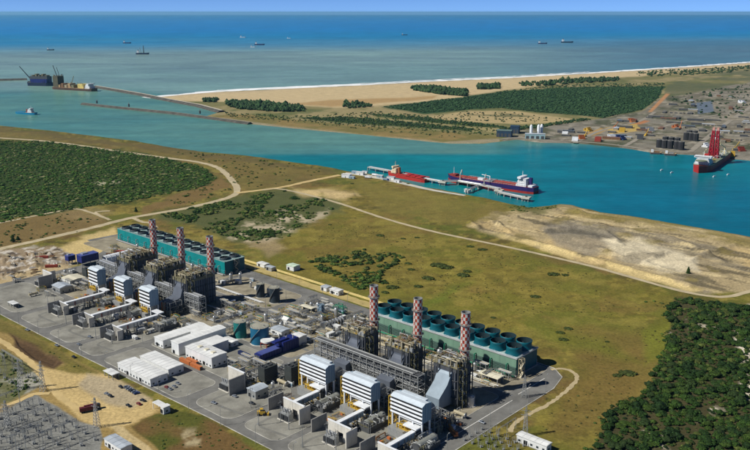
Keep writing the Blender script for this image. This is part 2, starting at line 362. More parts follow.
def land_height(X, Y):
    r = np.hypot(X, Y); wd = np.maximum(7.0, r * r / (CAM_H * FPX) * .9)
    warp = (fbm(X, Y, 30, 81) - .5) * 10 * np.clip(1200 / r, .4, 1)
    s = np.maximum(sdist(X, Y, NEAR_W), sdist(X, Y, FAR_W)) + warp
    z = -1.5 + np.clip(s / wd * 1.5, -3, 1.5)
    px, py = topx(X, Y)
    ex = sstep(sdist(px, py, [(478,226),(520,213),(575,209),(680,228),(760,243),(760,284),(700,286),(650,272),(590,257),(540,241)]), 0, 6)
    z = z + ex * (np.abs(fbm((X * AX[0] + Y * AX[1]) / 3, X * BX[0] + Y * BX[1], 34, 91) - .5) * 7 + np.abs(fbm(X * .5 + Y * .8, Y * .5 - X * .8, 18, 93) - .5) * 4) * (s > 12)
    def ridge(pts, wd_, h_):
        d = np.full(X.shape, 1e9); P = [G(*p) for p in pts]
        for (x0, y0), (x1, y1) in zip(P, P[1:]):
            ex_, ey_ = x1 - x0, y1 - y0; tt = np.clip(((X - x0) * ex_ + (Y - y0) * ey_) / (ex_ * ex_ + ey_ * ey_), 0, 1)
            d = np.minimum(d, np.hypot(X - x0 - tt * ex_, Y - y0 - tt * ey_))
        return h_ * np.exp(-(d / wd_) ** 2) * (.5 + fbm(X, Y, 14, 171))
    for pts, wd_, h_ in (([(498,234),(545,246),(590,259),(645,274),(690,286)], 6, 4.5), ([(545,232),(578,228),(606,234),(618,243)], 5, 5), ([(560,240),(600,238),(622,246)], 4, 3.5), ([(628,260),(645,263),(667,255)], 4, 4.5), ([(600,250),(628,260),(660,268)], 4, 3),
                         ([(565,209),(590,216),(640,223),(700,235),(750,246)], 7, 3.5), ([(500,222),(530,214),(560,210),(580,214)], 6, 5), ([(478,228),(495,224),(510,232)], 4, 4), ([(486,219),(500,226)], 4, 3.5), ([(470,222),(478,228)], 4, 3), ([(690,262),(715,252),(735,246)], 4, 4), ([(660,236),(690,246),(720,262)], 6, 4)): z = z + ridge(pts, wd_ * .8, h_ * .6) * (s > 5)
    dg = sstep(sdist(px, py, [(296,188),(355,193),(362,203),(320,198)]), 0, 3); z = z + dg * fbm(X, Y, 20, 95) * 3 * (s > 12)
    yd = sstep(sdist(px, py, [(0,256),(50,250),(60,262),(40,272),(0,282)]), 0, 3); z = z + yd * np.clip(fbm(X, Y, 9, 97) - .42, 0, 1) * 9
    pit = sstep(sdist(px, py, [(13,336),(40,348),(60,361),(54,366),(34,359),(18,346)]), 0, 2); z = z - pit * 1.2
    return z
def polar_grid(az, ys):
    d = np.array([G(375, y)[1] for y in ys]); t = np.tan(np.radians(az))
    X = (t[None, :] * d[:, None]).ravel(); Y = np.repeat(d, len(az)); R, K = len(d), len(az)
    i = np.arange((R - 1) * (K - 1)); r = i // (K - 1); k = i % (K - 1); a = r * K + k
    return X, Y, np.stack([a, a + 1, a + K + 1, a + K], 1)
T0 = math.degrees(math.atan(375 / FPX * 1.03))
az = np.degrees(np.arctan(np.concatenate([np.linspace(-1.1, -.482, 36)[:-1], np.linspace(-.48, .48, 860), np.linspace(.482, 1.1, 36)[1:]])))
ys = np.concatenate([np.linspace(640, 462, 24)[:-1], np.linspace(462, 60, 505), np.linspace(59.4, 40, 30)])
X, Y, F = polar_grid(az, ys)
Z = land_height(X, Y)
keep = (Z[F] > -4.2).any(1)
col = land_cover(X, Y)
ground = np_mesh('ground', np.stack([X, Y, Z], 1), F[keep], attr_mat('land', .95, .1, .045, .16, .45, .34, .3, .5, .5), col, True)
tag(ground, kind='structure')
# ---- sea and ship channel
def sea_cover(X, Y):
    px, py = topx(X, Y); n = fbm(X, Y, 900, 3); n2 = fbm(X * .35, Y, 260, 7); n3 = fbm(X * .3, Y, 2400, 15)
    yy = py + (n3 - .5) * 10 + (px - 375) / 375 * 2.5
    col = np.tile(np.array(srgb(0, 126, 190)), (len(X), 1))
    blend(col, (0, 128, 172), sstep(yy, 28, 40))
    blend(col, (126, 154, 144), sstep(yy, 36, 54))
    blend(col, (112, 146, 138), sstep(yy, 60, 76) * .6)
    blend(col, (66, 108, 122), sstep(px, 420, 700) * sstep(yy, 41, 46) * (py < 90) * .75)
    blend(col, (90, 108, 112), (n2 - .5) * 1.2 * (py < 100) * (yy > 46))
    ch = sstep(py, 84, 97) * np.where(px > 150, sstep(sdist(px, py, [(150,90),(230,108),(330,120),(480,130),(640,140),(1000,165),(1000,600),(-300,600),(-300,80)]), -1, 1), 1)
    blend(col, (92, 138, 122), ch)
    b = py - (152.5 + np.abs(px - 390) * .006 + (n - .5) * 3); deep = ch * sstep(b, -1.5, 2.5) * sstep(px, 150, 300)
    blend(col, (0, 120, 124), deep)
    right = ch * sstep(px, 455, 540); blend(col, (0, 112, 122), right * sstep(py, 138, 150))
    blend(col, (0, 102, 122), ch * sstep(px, 500, 640) * sstep(py, 165, 200))
    blend(col, (24, 108, 116), ch * sstep(n2, .5, .75) * .35)
    st_ = fbm(X * .25, Y * 1.0, 40 , 181, 4) - .5; col *= (1 + np.clip(st_, -.5, .5) * .5)[:, None]
    return col
azs = np.degrees(np.arctan(np.linspace(-1.6, 1.6, 320)))
yss = np.concatenate([np.linspace(640, 250, 20)[:-1], np.linspace(250, 17, 300)[:-1], np.linspace(17, 15, 10)])
X, Y, F = polar_grid(azs, yss)
def water_mat():
    m = attr_mat('sea_water', .3, .16, .004, .1, .03, .14)
    n = m.node_tree.nodes; l = m.node_tree.links; p = n['Principled BSDF']
    tc = n.new('ShaderNodeTexCoord'); mp = n.new('ShaderNodeMapping'); mp.inputs['Scale'].default_value = (.6, 1.4, 1); mp.inputs['Rotation'].default_value = (0, 0, .35)
    l.new(tc.outputs['Object'], mp.inputs[0])
    nz = n.new('ShaderNodeTexNoise'); nz.inputs['Scale'].default_value = .06; nz.inputs['Detail'].default_value = 7; nz.inputs['Roughness'].default_value = .6
    l.new(mp.outputs[0], nz.inputs[0])
    b = n.new('ShaderNodeBump'); b.inputs['Strength'].default_value = .6; b.inputs['Distance'].default_value = 1.5
    l.new(nz.outputs[0], b.inputs['Height']); l.new(b.outputs[0], p.inputs['Normal'])
    return m
sea = np_mesh('sea', np.stack([X, Y, np.full(len(X), -1.5)], 1), F, water_mat(), sea_cover(X, Y), True)
tag(sea, kind='structure')
# ---- ribbons: tracks, surf
def ribbon(name, pts, wd, mat, z=.06, jag=.0, step=6.0, kind='structure', world=False, seed=1):
    P = [Vector((*(p if world else G(*p)), 0)) for p in pts]
    # Catmull-Rom smoothing
    Q = []
    for i in range(len(P) - 1):
        p0, p1, p2, p3 = P[max(0, i-1)], P[i], P[i+1], P[min(len(P)-1, i+2)]
        k = max(2, int((p2 - p1).length / step))
        for j in range(k):
            t = j / k
            Q.append(.5 * ((2*p1) + (p2-p0)*t + (2*p0-5*p1+4*p2-p3)*t*t + (3*p1-p0-3*p2+p3)*t**3))
    Q.append(P[-1]); rr = random.Random(seed); mb = MB()
    for i, q in enumerate(Q):
        d = (Q[min(i+1, len(Q)-1)] - Q[max(i-1, 0)]).normalized(); nrm = Vector((-d.y, d.x, 0))
        wi = wd[0] + (wd[1] - wd[0]) * i / len(Q) if isinstance(wd, tuple) else wd
        a = q + nrm * wi / 2 * (1 + rr.uniform(-jag, jag)); b = q - nrm * wi / 2 * (1 + rr.uniform(-jag, jag))
        mb.v += [(a.x, a.y, z), (b.x, b.y, z)]
        if i: k = 2 * i; mb.f.append((k-2, k-1, k+1, k)); mb.m.append(0)
    return tag(mb.build(name, mat), kind=kind)
dirt = M('dirt_track', (182, 168, 136), .95, 0, .22, .08, .3, .1)
ribbon('dirt_road', [(-60,133),(-20,136),(0,138),(43,141),(80,145.5),(117,151),(167,158),(200,162.5),(220,169),(233,182),(237,190),(230,197),(187,208),(133,217.5),(83,230),(0,249),(-50,260)], 10, dirt, .1, .16)
ribbon('dirt_road', [(237,193),(258,190.5),(283,187),(310,181),(340,175)], 9, M('sandy_track', (196, 172, 120), .95, 0, .2, .08, .3, .1), .12, .2, seed=2)
ribbon('dirt_road', [(262,190),(283,189.5),(333,201.5),(383,218),(433,231.5),(500,245.5),(550,256.5),(600,268.5),(635.5,278.5),(673,289),(705,295.5),(728,296.5),(752,290.5),(800,276)], 5.5, dirt, .14, .15, seed=3)
ribbon('dirt_track', [(-20,227),(0,223),(50,213),(75,209),(92,213),(110,220)], 5, dirt, .16, .25, seed=4)
ribbon('dirt_track', [(110,211),(96,212),(100,216)], 4, dirt, .18, .25, seed=5)
ribbon('dirt_track', [(551,369.5),(562,368.5),(572,371.5),(577,378),(571,386.5),(561,395),(548,404.5),(530,413.5),(514,424),(510,432)], 2.9, M('pale_track', (178, 162, 126), .95, 0, .2, .15, .3, .1), .09, .42, 2, seed=6)
ribbon('dirt_track', [(-10,334),(16,351),(34,366),(46,380),(62,398),(80,410)], 5, M('sandy_track', ()), .09, .3, 3, seed=7)
ribbon('dirt_track', [(-10,411),(0,408),(18,401),(34,394),(50,393)], 4.5, M('sandy_track', ()), .11, .3, 3, seed=8)
ribbon('dirt_track', [(133,218),(142,222),(150,223),(156,228)], 6, dirt, .2, .2, 3, seed=9)
foam = M('sea_foam', (236, 238, 236), .8, 0, .12, .01)
rs = random.Random(4)
for k, (dy, wd, jg, a, b) in enumerate([(-.2, 42, .5, 0, 11), (-1.0, 20, .8, 0, 5), (-1.3, 16, .9, 2, 8)]):
    pts = [(146,97.5),(185,94.5),(218,91.2),(285,88),(360,84.6),(433,80.8),(500,77.8),(590,72.8),(683,66.8),(750,62.1),(830,56.6)]
    ribbon('surf', [(x, y + dy) for x, y in pts[a:b]], wd, foam, -1.42 + .01 * k, jg, 22, kind='stuff', seed=20 + k)
# ================================================================== PLANT GROUND
asphalt = M('asphalt', (116, 115, 110), .9, 0, .38, .06, .15, .2)
gravel = M('gravel', (138, 136, 126), .95, 0, .42, .06, .4, .1)
gravel2 = M('gravel_brown', (148, 140, 120), .95, 0, .42, .08, .4, .1)
kerbm = M('kerb_concrete', (184, 181, 170), .85, 0, .5, .12)
concrete = M('concrete', (200, 196, 184), .85, 0, .22, .25, .1, .2, streak=.5)
concrete_d = M('concrete_grey_and_shade', (150, 148, 142), .85, 0, .25, .25, .1, .2)  # plain grey parts; on blast walls a darker copy that paints shade
pad = [(-768,279),(-560,281),(-400,285.7),(-261,286.5),(-261,470),(-266,490),(-278,499.5),(-430,500),(-600,503),(-846,504),(-850,452),(-800,446),(-765,396)]
yard = MB().prism_z([W(*p) for p in pad], -.3, .03).build('plant_road', asphalt); tag(yard, kind='structure')
def rrect(u0, u1, v0, v1, r, n=5):
    out = []
    for cx, cy, a0 in ((u1-r, v0+r, -90), (u1-r, v1-r, 0), (u0+r, v1-r, 90), (u0+r, v0+r, 180)):
        for k in range(n + 1):
            a = math.radians(a0 + 90 * k / n); out.append((cx + r * math.cos(a), cy + r * math.sin(a)))
    return out
def plot(u0, u1, v0, v1, r=6, mat=None, kerb=True):
    o = MB().prism_z([W(*p) for p in rrect(u0, u1, v0, v1, r)], -.2, .12).build('gravel_yard', mat or gravel); tag(o, kind='structure')
    if kerb:
        a = rrect(u0 - .35, u1 + .35, v0 - .35, v1 + .35, r + .35); b = rrect(u0, u1, v0, v1, r); mb = MB(); n = len(a)
        vs = [(*W(*p), .19) for p in a] + [(*W(*p), .19) for p in b] + [(*W(*p), -.1) for p in a]
        mb.add(vs, [(i, (i+1) % n, n + (i+1) % n, n + i) for i in range(n)] + [(2*n + i, 2*n + (i+1) % n, (i+1) % n, i) for i in range(n)])
        tag(mb.build('kerb', kerbm), kind='structure')
for a in [(-756,-677,289,336,9),(-668,-626,287.2,374,8),(-617,-580,286.6,374,8),(-571.5,-542,286.6,374,8),(-534.5,-438,287.5,321,6),(-534,-430,328.5,376,4),
          (-428,-388.5,291.5,348,8),(-379,-346,293,384,7),(-339.5,-305,293.5,384,7),(-299,-276,294,340,6),(-299,-275,346,386,4)]: plot(*a)
for a in [(-515,-432,383,486,5),(-576,-527,383,434,5),(-615,-527,441,486,7),(-742,-583,381,434,5),(-842,-622,441,502,6),(-425,-281,391,436,5),(-425,-280,443,497,6),(-756,-677,343,374,5)]:
    plot(*a, mat=gravel2, kerb=a[0] != -842)
# narrow service loops on the front plots
def uribbon(name, uv, wd, mat, z, jag=0, step=2.0):
    return ribbon(name, [W(*p) for p in uv], wd, mat, z, jag, step, world=True)
path_m = M('service_path', (120, 119, 112), .9, 0, .25, .15, .1, .15)
for u0, u1 in ((-660,-632),(-609,-586),(-565,-547),(-420,-396),(-372,-352),(-333,-311)):
    uribbon('service_path', [(u1+8,303),(u1-4,301),(u0+4,300),(u0,304),(u0,314),(u0+2,320)], 2.2, path_m, .14)
uribbon('service_path', [(-576,432),(-540,420),(-533,400),(-531,386)], 3, path_m, .15)
uribbon('service_path', [(-425,440),(-470,432),(-505,430)], 4, path_m, .16)
for v in (402, 441, 462): uribbon('service_path', [(-514,v),(-470,v+.5),(-433,v)], 3.2, path_m, .145 + v * 1e-5)
for u in (-489, -459): uribbon('service_path', [(u,384),(u+.4,430),(u,485)], 3.2, path_m, .152)
# kerb of the front perimeter road, and the sandy strip with the boundary wall behind
def strip(name, uv, w_, h, mat, z0=-.1, kind='structure', seed=3):
    mb = MB()
    for a, b in zip(uv, uv[1:]):
        A = Vector((*W(*a), (h + z0) / 2)); B = Vector((*W(*b), (h + z0) / 2)); mb.bar(A, B, w_, h - z0)
    return tag(mb.build(name, mat), kind=kind)
strip('kerb', [(-768,278.8),(-560,280.8),(-400,285.5),(-261,286.2)], .5, .2, kerbm)
strip('kerb', [(-260.8,286.5),(-260.8,470),(-265.8,490.2),(-277.8,499.8),(-300,500.2)], .5, .2, kerbm)
strip('road_line', [(-272,345),(-272,436)], .5, .045, M('road_paint', (214, 212, 204), .8, 0, .2, .6), .02)
strip('road_line', [(-274,446),(-274,480)], .5, .045, M('road_paint', ()), .02)
ribbon('sandy_verge', [W(-860,512),(W(-600,511)),W(-470,508),W(-300,506)], 11, M('verge_sand', (176, 158, 104), .95, 0, .25, .1, .2, .1), .08, .15, 6, world=True)
ribbon('perimeter_road', [W(-620,494.5),W(-540,494.5),W(-440,497),W(-420,497)], 7, asphalt, .17, 0, 6, world=True)
wl = uthing('boundary_wall', 'long low cream boundary wall between the plant and the dry field', 'wall', -640, 517)
creamw = M('cream_wall', (214, 194, 128), .85, 0, .2, .3)
mb = MB()
wallpts = [(-862+640, 4), (-640+640, 3.2), (-470+640, .5), (-420+640, 0)]
for i, (a, b) in enumerate(zip(wallpts, wallpts[1:])):
    mbp = MB(); mbp.bar((a[0], a[1], 1.0), (b[0], b[1], 1.0), .35, 2.0); mbp.build('wall_section', creamw, wl)
pc = MB().box(-.3, .3, -.3, .3, 0, 2.4).build('pier', creamw, wl); pc.location = (wallpts[0][0], wallpts[0][1], 0)
for k in range(1, 38):
    u = -222 + k * 12.0
    for a, b in zip(wallpts, wallpts[1:]):
        if a[0] <= u <= b[0]: inst(pc, 'pier', wl, (u, a[1] + (b[1]-a[1]) * (u-a[0]) / (b[0]-a[0]), 0))
# ================================================================== POWER BLOCKS
white = M('white_paint', (222, 225, 226), .5, 0, .12, .2, streak=.7)
bluegrey = M('bluegrey_paint_side_shade', (138, 160, 174), .5, 0, .2, .2, streak=.7)
dark = M('dark_parts_void_shade', (26, 28, 30), .9, 0, .3, .5)  # black parts, and painted shade where openings are only dark panels
steel = M('galvanised_steel', (156, 158, 156), .5, .3, .2, .4)
steel_d = M('dark_steel', (82, 84, 86), .6, .2, .25, .4)
clad_d = M('dark_cladding', (92, 98, 108), .55, .1, .22, .12, streak=.85)
clad_l = M('pale_cladding', (176, 180, 180), .5, .1, .15, .12, streak=.8)
beige = M('insulation_beige', (168, 158, 130), .6, 0, .25, .5)
brown = M('rust_brown', (122, 92, 64), .8, 0, .3, .5)
yellow = M('safety_yellow', (190, 156, 56), .6, 0, .2, .5)
olive = M('olive_steel', (120, 116, 90), .7, 0, .3, .4)
silver = M('lagging_silver', (190, 192, 192), .35, .5, .15, .4)
redp = M('stack_red', (180, 68, 46), .7, 0, .3, .25, streak=.8)
whitep = M('stack_white', (218, 212, 198), .7, 0, .25, .25, streak=.8)
orangep = M('orange_paint', (178, 104, 58), .6, 0, .2, .4)
bluep = M('cobalt_paint', (34, 44, 108), .45, 0, .18, .3)
green_p = M('green_paint', (44, 120, 92), .5, 0, .15, .3)
teal = M('teal_panel', (0, 124, 126), .5, 0, .14, .15, streak=.8)
teal_d = M('teal_fibreglass_end_shade', (6, 88, 100), .45, 0, .2, .3)
sage = M('sage_panel', (106, 138, 118), .6, 0, .14, .15, streak=.8)
deckm = M('deck_grey', (146, 168, 164), .8, 0, .2, .3)
NAMES = {'L': 'before the long teal cooling tower', 'R': 'before the cooling tower with fan cones'}
POS = ['leftmost', 'middle', 'rightmost']
def clutter(parent, x0, x1, y0, y1, z0, n, hmax, seed, mats=(steel, beige, olive), names=('pipework', 'valve_box', 'handrail')):
    r = random.Random(seed); a, b, c = MB(), MB(), MB()
    for k in range(n):
        x = r.uniform(x0, x1); y = r.uniform(y0, y1); t = r.random()
        if t < .45:
            h = z0 + r.uniform(.5, hmax); L = r.uniform(2, 9)
            x2, y2 = (min(x1, x + L), y) if r.random() < .55 else (x, min(y1, y + L))
            a.pipe([(x, y, z0), (x, y, h), (x2, y2, h), (x2, y2, z0)], r.choice((.18, .28, .4)), 6)
        elif t < .75:
            s = r.uniform(.8, 2.6); q = r.uniform(.7, 1.8); b.box(x, x + s, y, y + q, z0, z0 + r.uniform(.8, hmax * .6))
        else:
            L = r.uniform(3, 8); h = z0 + r.choice((1.1, 2.4, 3.6))
            if h > z0 + hmax: h = z0 + hmax
            e = (min(x1, x + L), y) if r.random() < .5 else (x, min(y1, y + L))
            for hh in (h, h - .5): c.bar((x, y, hh), (*e, hh), .14)
            for q in (0, .5, 1): c.bar((x + (e[0]-x)*q, y + (e[1]-y)*q, z0), (x + (e[0]-x)*q, y + (e[1]-y)*q, h), .14)
    for m_, mt, nm in ((a, mats[0], names[0]), (b, mats[1], names[1]), (c, mats[2], names[2])):
        if m_.v: tag(m_.build(nm, mt, parent), kind='stuff')
def frame(mb, xs, ys_, zs, w_=.35, brace=True):             # open steel frame
    for x in xs:
        for y in ys_: mb.bar((x, y, 0), (x, y, zs[-1]), w_)
    for z in zs:
        for x in xs: mb.bar((x, ys_[0], z), (x, ys_[-1], z), w_ * .8)
        for y in ys_: mb.bar((xs[0], y, z), (xs[-1], y, z), w_ * .8)
    if brace:
        zz = [0] + list(zs)
        for i in range(len(zz) - 1):
            for y in (ys_[0], ys_[-1]):
                mb.bar((xs[0], y, zz[i]), (xs[-1] if len(xs) < 3 else xs[1], y, zz[i+1]), w_ * .5)
    return mb
# ---------------------------------------------------------------- chimneys
def chimney():
    t = thing('exhaust_chimney', 'x', 'chimney', group='checkered exhaust chimneys')
    MB().lathe([(3.25, 0), (3.25, 26)], n=24).build('lower_shaft', steel, t, True)
    sh = MB(); n, rows, r = 36, 14, 3.1
    for k in range(rows):
        za, zb = 26.4 + k * 2.3, 26.4 + (k + 1) * 2.3
        for i in range(n):
            a, b = 2*math.pi*i/n, 2*math.pi*(i+1)/n
            sh.add([(r*math.cos(a), r*math.sin(a), za), (r*math.cos(b), r*math.sin(b), za), (r*math.cos(b), r*math.sin(b), zb), (r*math.cos(a), r*math.sin(a), zb)], [(0, 1, 2, 3)], (i // 3 + k) % 2)
    sh.build('checkered_shaft', [redp, whitep], t)
    MB().lathe([(3.1, 58.5), (3.2, 58.6), (3.2, 59.2), (2.85, 59.25), (2.8, 54)], n=24).build('rim', steel, t)
    for z in (50.6, 33):
        p = MB().lathe([(3.1, z), (4.3, z), (4.3, z + .2), (3.1, z + .2)], n=24).build('platform', steel, t)
        rl = MB()
        for q in (.6, 1.1): rl.lathe([(4.25, z + q), (4.32, z + q), (4.32, z + q + .1), (4.25, z + q + .1)], n=24)
        for i in range(12): a = math.pi * i / 6; rl.bar((4.28*math.cos(a), 4.28*math.sin(a), z), (4.28*math.cos(a), 4.28*math.sin(a), z + 1.2), .1)
        rl.build('railing', olive, p)
    ld_ = MB()
    for s in (-.3, .3): ld_.bar((s, -3.5, 31), (s, -3.5, 59), .12)
    for k in range(26): ld_.bar((-.3, -3.5, 31.5 + k * 1.05), (.3, -3.5, 31.5 + k * 1.05), .08)
    ld_.build('ladder', steel, t)
    return t
ch0 = chimney()
# ---------------------------------------------------------------- heat recovery boilers
def boiler(kind, seed, slope):
    t = thing('recovery_boiler', 'x', 'boiler', group='heat recovery boilers')
    y0 = -20 if kind == 'R' else -33
    MB().box(-10.5, 8, y0, -4, 2, 26.5).build('casing', clad_d, t)
    MB().box(-10.7, 8.2, y0 - .2, -3.8, 25, 27).build('parapet', olive if kind == 'L' else steel_d, t)
    st = MB().box(-.18, .18, 0, .5, 2, 25).build('stiffener', steel_d, t); st.location = (8.0, y0 + 1, 0); st.rotation_euler = (0, 0, -math.pi / 2)
    k = 1
    while y0 + 1 + k * 2.4 < -4: inst(st, 'stiffener', t, (8.0, y0 + 1 + k * 2.4, 0), -math.pi / 2); k += 1
    for x in (-10, -8.4, 6.0, 7.6): inst(st, 'stiffener', t, (x, y0, 0), math.pi)
    for z in (7, 13, 19): MB().box(-11.3, 8.8, y0 - .8, -3.4, z, z + .35).build('buckstay', steel_d, t)
    cm = MB().bar((0, 0, 0), (0, 0, 29), .6).build('column', steel_d, t); cm.location = (9.6, y0, 0)
    for x, y in ((9.6, -12), (9.6, -4), (-12, y0), (-12, -12), (-12, -4), (-6, y0 - 1.5), (4, y0 - 1.5)): inst(cm, 'column', t, (x, y, 0))
    if slope:
        MB().prism_x([(y0 - 13, 3), (y0, 2), (y0, 24), (y0 - 1.2, 22.5), (y0 - 4.5, 17), (y0 - 13, 10)], -6.5, 4.5).build('inlet_duct', M('duct_bluegrey', (128, 142, 152), .5, .1, .2, .12, streak=.7), t)
    else:
        MB().prism_x([(y0 - 15, 3), (y0, 2), (y0, 23.5), (y0 - 1.2, 21), (y0 - 4, 13), (y0 - 15, 10)], -7, 5).build('inlet_duct', clad_d, t)
    for i, z in enumerate((27.4, 30.6)):
        MB().box(-11.5 + i * 2, 8.5 - i * 2, y0 + i * 3, -5 - i * 2, z, z + .2).build('roof_platform', olive, t)
    dm = MB().cyl((-8, 0, 0), (6, 0, 0), 1.1, 1.1, 12).build('steam_drum', beige, t, False); dm.location = (0, y0 + 4, 29.2)
    for y in ((y0 + 9), (y0 + 14)): inst(dm, 'steam_drum', t, (0, y, 29.0))
    for q in range(4):
        MB().cyl((-9 + q * 5, y0 + 2 + (q % 2) * 8, 27.4), (-9 + q * 5, y0 + 2 + (q % 2) * 8, 32.5), .8, .8, 10).build('silencer', silver if q % 2 else beige, t, False)
    clutter(t, -11, 8, y0, -5, 27.4, 90 if kind == 'R' else 120, 5.5, seed, (beige, steel, yellow if kind == 'R' else olive))
    clutter(t, -11, 7, y0 + 1, -6, 30.8, 26, 2.5, seed + 50, (steel, olive, brown), ('upper_pipework', 'upper_valve_box', 'upper_handrail'))
    fr = MB(); frame(fr, (9.2, 12.2), (y0 + 2, y0 + 6), (6, 12, 18, 22, 27), .3); fr.build('stair_frame', M('olive_dark', (92, 90, 62), .7, 0, .3, .4), t)
    sr = MB()
    for i in range(8): z = i * 3.4; sr.bar((9.4 + (i % 2) * 2.6, y0 + 4, z), (9.4 + (1 - i % 2) * 2.6, y0 + 4, z + 3.4), 1.1, .25)
    sr.build('stair', steel, t)
    fr = MB(); frame(fr, (-14.5, -11.2), (y0 - 1, y0 + 8, -6), (9, 17, 25), .35); fr.build('side_frame', steel_d, t)
    clutter(t, -16, -12, y0, -6, 0, 14, 14, seed + 9, names=('riser_pipe', 'cabinet', 'guard_rail'))
    return t
# ---------------------------------------------------------------- intake filter houses
def filter_house(W_=25.0, zb=13.2, hoods=4):
    t = thing('intake_filter_house', 'x', 'filter house', group='air intake filter houses')
    H_ = 25.0 - zb; p = (H_ - 1.6) / hoods
    MB().prism_x([(0, zb), (8.6, zb), (8.6, 24.6), (2.6, 25.2), (0, 23.8)], .3, W_ - .3).build('body', bluegrey, t)  # white house; bluish shade of its side is put into the body colour
    MB().prism_x([(-.5, 23.8), (2.5, 25.3), (6.2, 25), (6.2, 25.3), (2.5, 25.65), (-.5, 24.15)], 0, W_).build('roof_sheet', M('pale_roof_sheet', (196, 206, 212), .5, 0, .14, .2), t)
    MB().box(W_ * .12, W_ * .88, 6.3, 8.9, 25.0, 25.7).build('roof_plant', M('pale_roof_sheet', ()), t)
    MB().box(.6, W_ - .6, -.25, 0, zb + .1, 23.4).build('louvre_gap_shade', dark, t)  # flat dark panel paints the shade between the hoods
    h = MB().prism_x([(-.26, .0), (-.5, -.05), (-.55, .05), (-.34, p * .47), (-.26, p * .47)], 0, W_).build('rain_hood', white, t); h.location = (0, 0, zb + .45)
    for k in range(1, hoods): inst(h, 'rain_hood', t, (0, 0, zb + .45 + k * p))
    rb = MB().box(W_ - .3, W_, .5, .8, zb, 24.4).build('wall_rib', bluegrey, t)
    for k in range(1, 4): inst(rb, 'wall_rib', t, (0, k * 2.4, 0))
    lg = MB().bar((0, 0, 0), (0, 0, zb), .8).build('leg', white, t); lg.location = (W_ * .26, .8, 0)
    for x, y in ((W_ * .68, .8), (W_ - 1, .8), (.8, .8), (.8, 8), (W_ - 1, 8)): inst(lg, 'leg', t, (x, y, 0))
    for x0, x1 in ((W_ * .26, W_ * .68), (W_ * .68, W_ - 1)): MB().bar((x0, .8, zb - 1), (x1, .8, zb - 1), .6).build('beam', white, t)
    MB().prism_x([(3, 4.5), (9, 4.5), (8.5, zb), (2.5, zb)], W_ * .36, W_ * .72).build('intake_duct', silver, t)
    yf = MB(); frame(yf, (-2.6, -.4), (1, 4, 8), (4.5, 9, 13.5, 18, 22.5), .34); yf.build('stair_frame', yellow, t)
    sr = MB()
    for i in range(5): z = i * 4.5; sr.bar((-1.5, 1.5 + (i % 2) * 6, z), (-1.5, 7.5 - (i % 2) * 6, z + 4.5), 1.0, .25)
    sr.build('stair', yellow, t)
    a, c = W_ * .32, W_ * .66
    yf = MB(); frame(yf, (a, (a + c) / 2, c), (-1.2, 2.5), (3, 6, 9), .4); yf.pipe([(a + 1, 0, 0), (a + 1, 0, 7), (c - 1, 0, 7), (c - 1, 0, 0)], .6); yf.pipe([(a + 2, 1, 2), (c - 2, 1, 9)], .8); yf.box(a, c, -1.4, 1.6, 1, 5.4); yf.pipe([(a - 2, -1, 0), (a - 2, -1, 8), (c + 2, -1, 8), (c + 2, -1, 0)], .5); yf.pipe([(a - 1, -2.5, 3), (c + 3, -2.5, 3)], .45); yf.build('gas_skid', yellow, t)
    return t
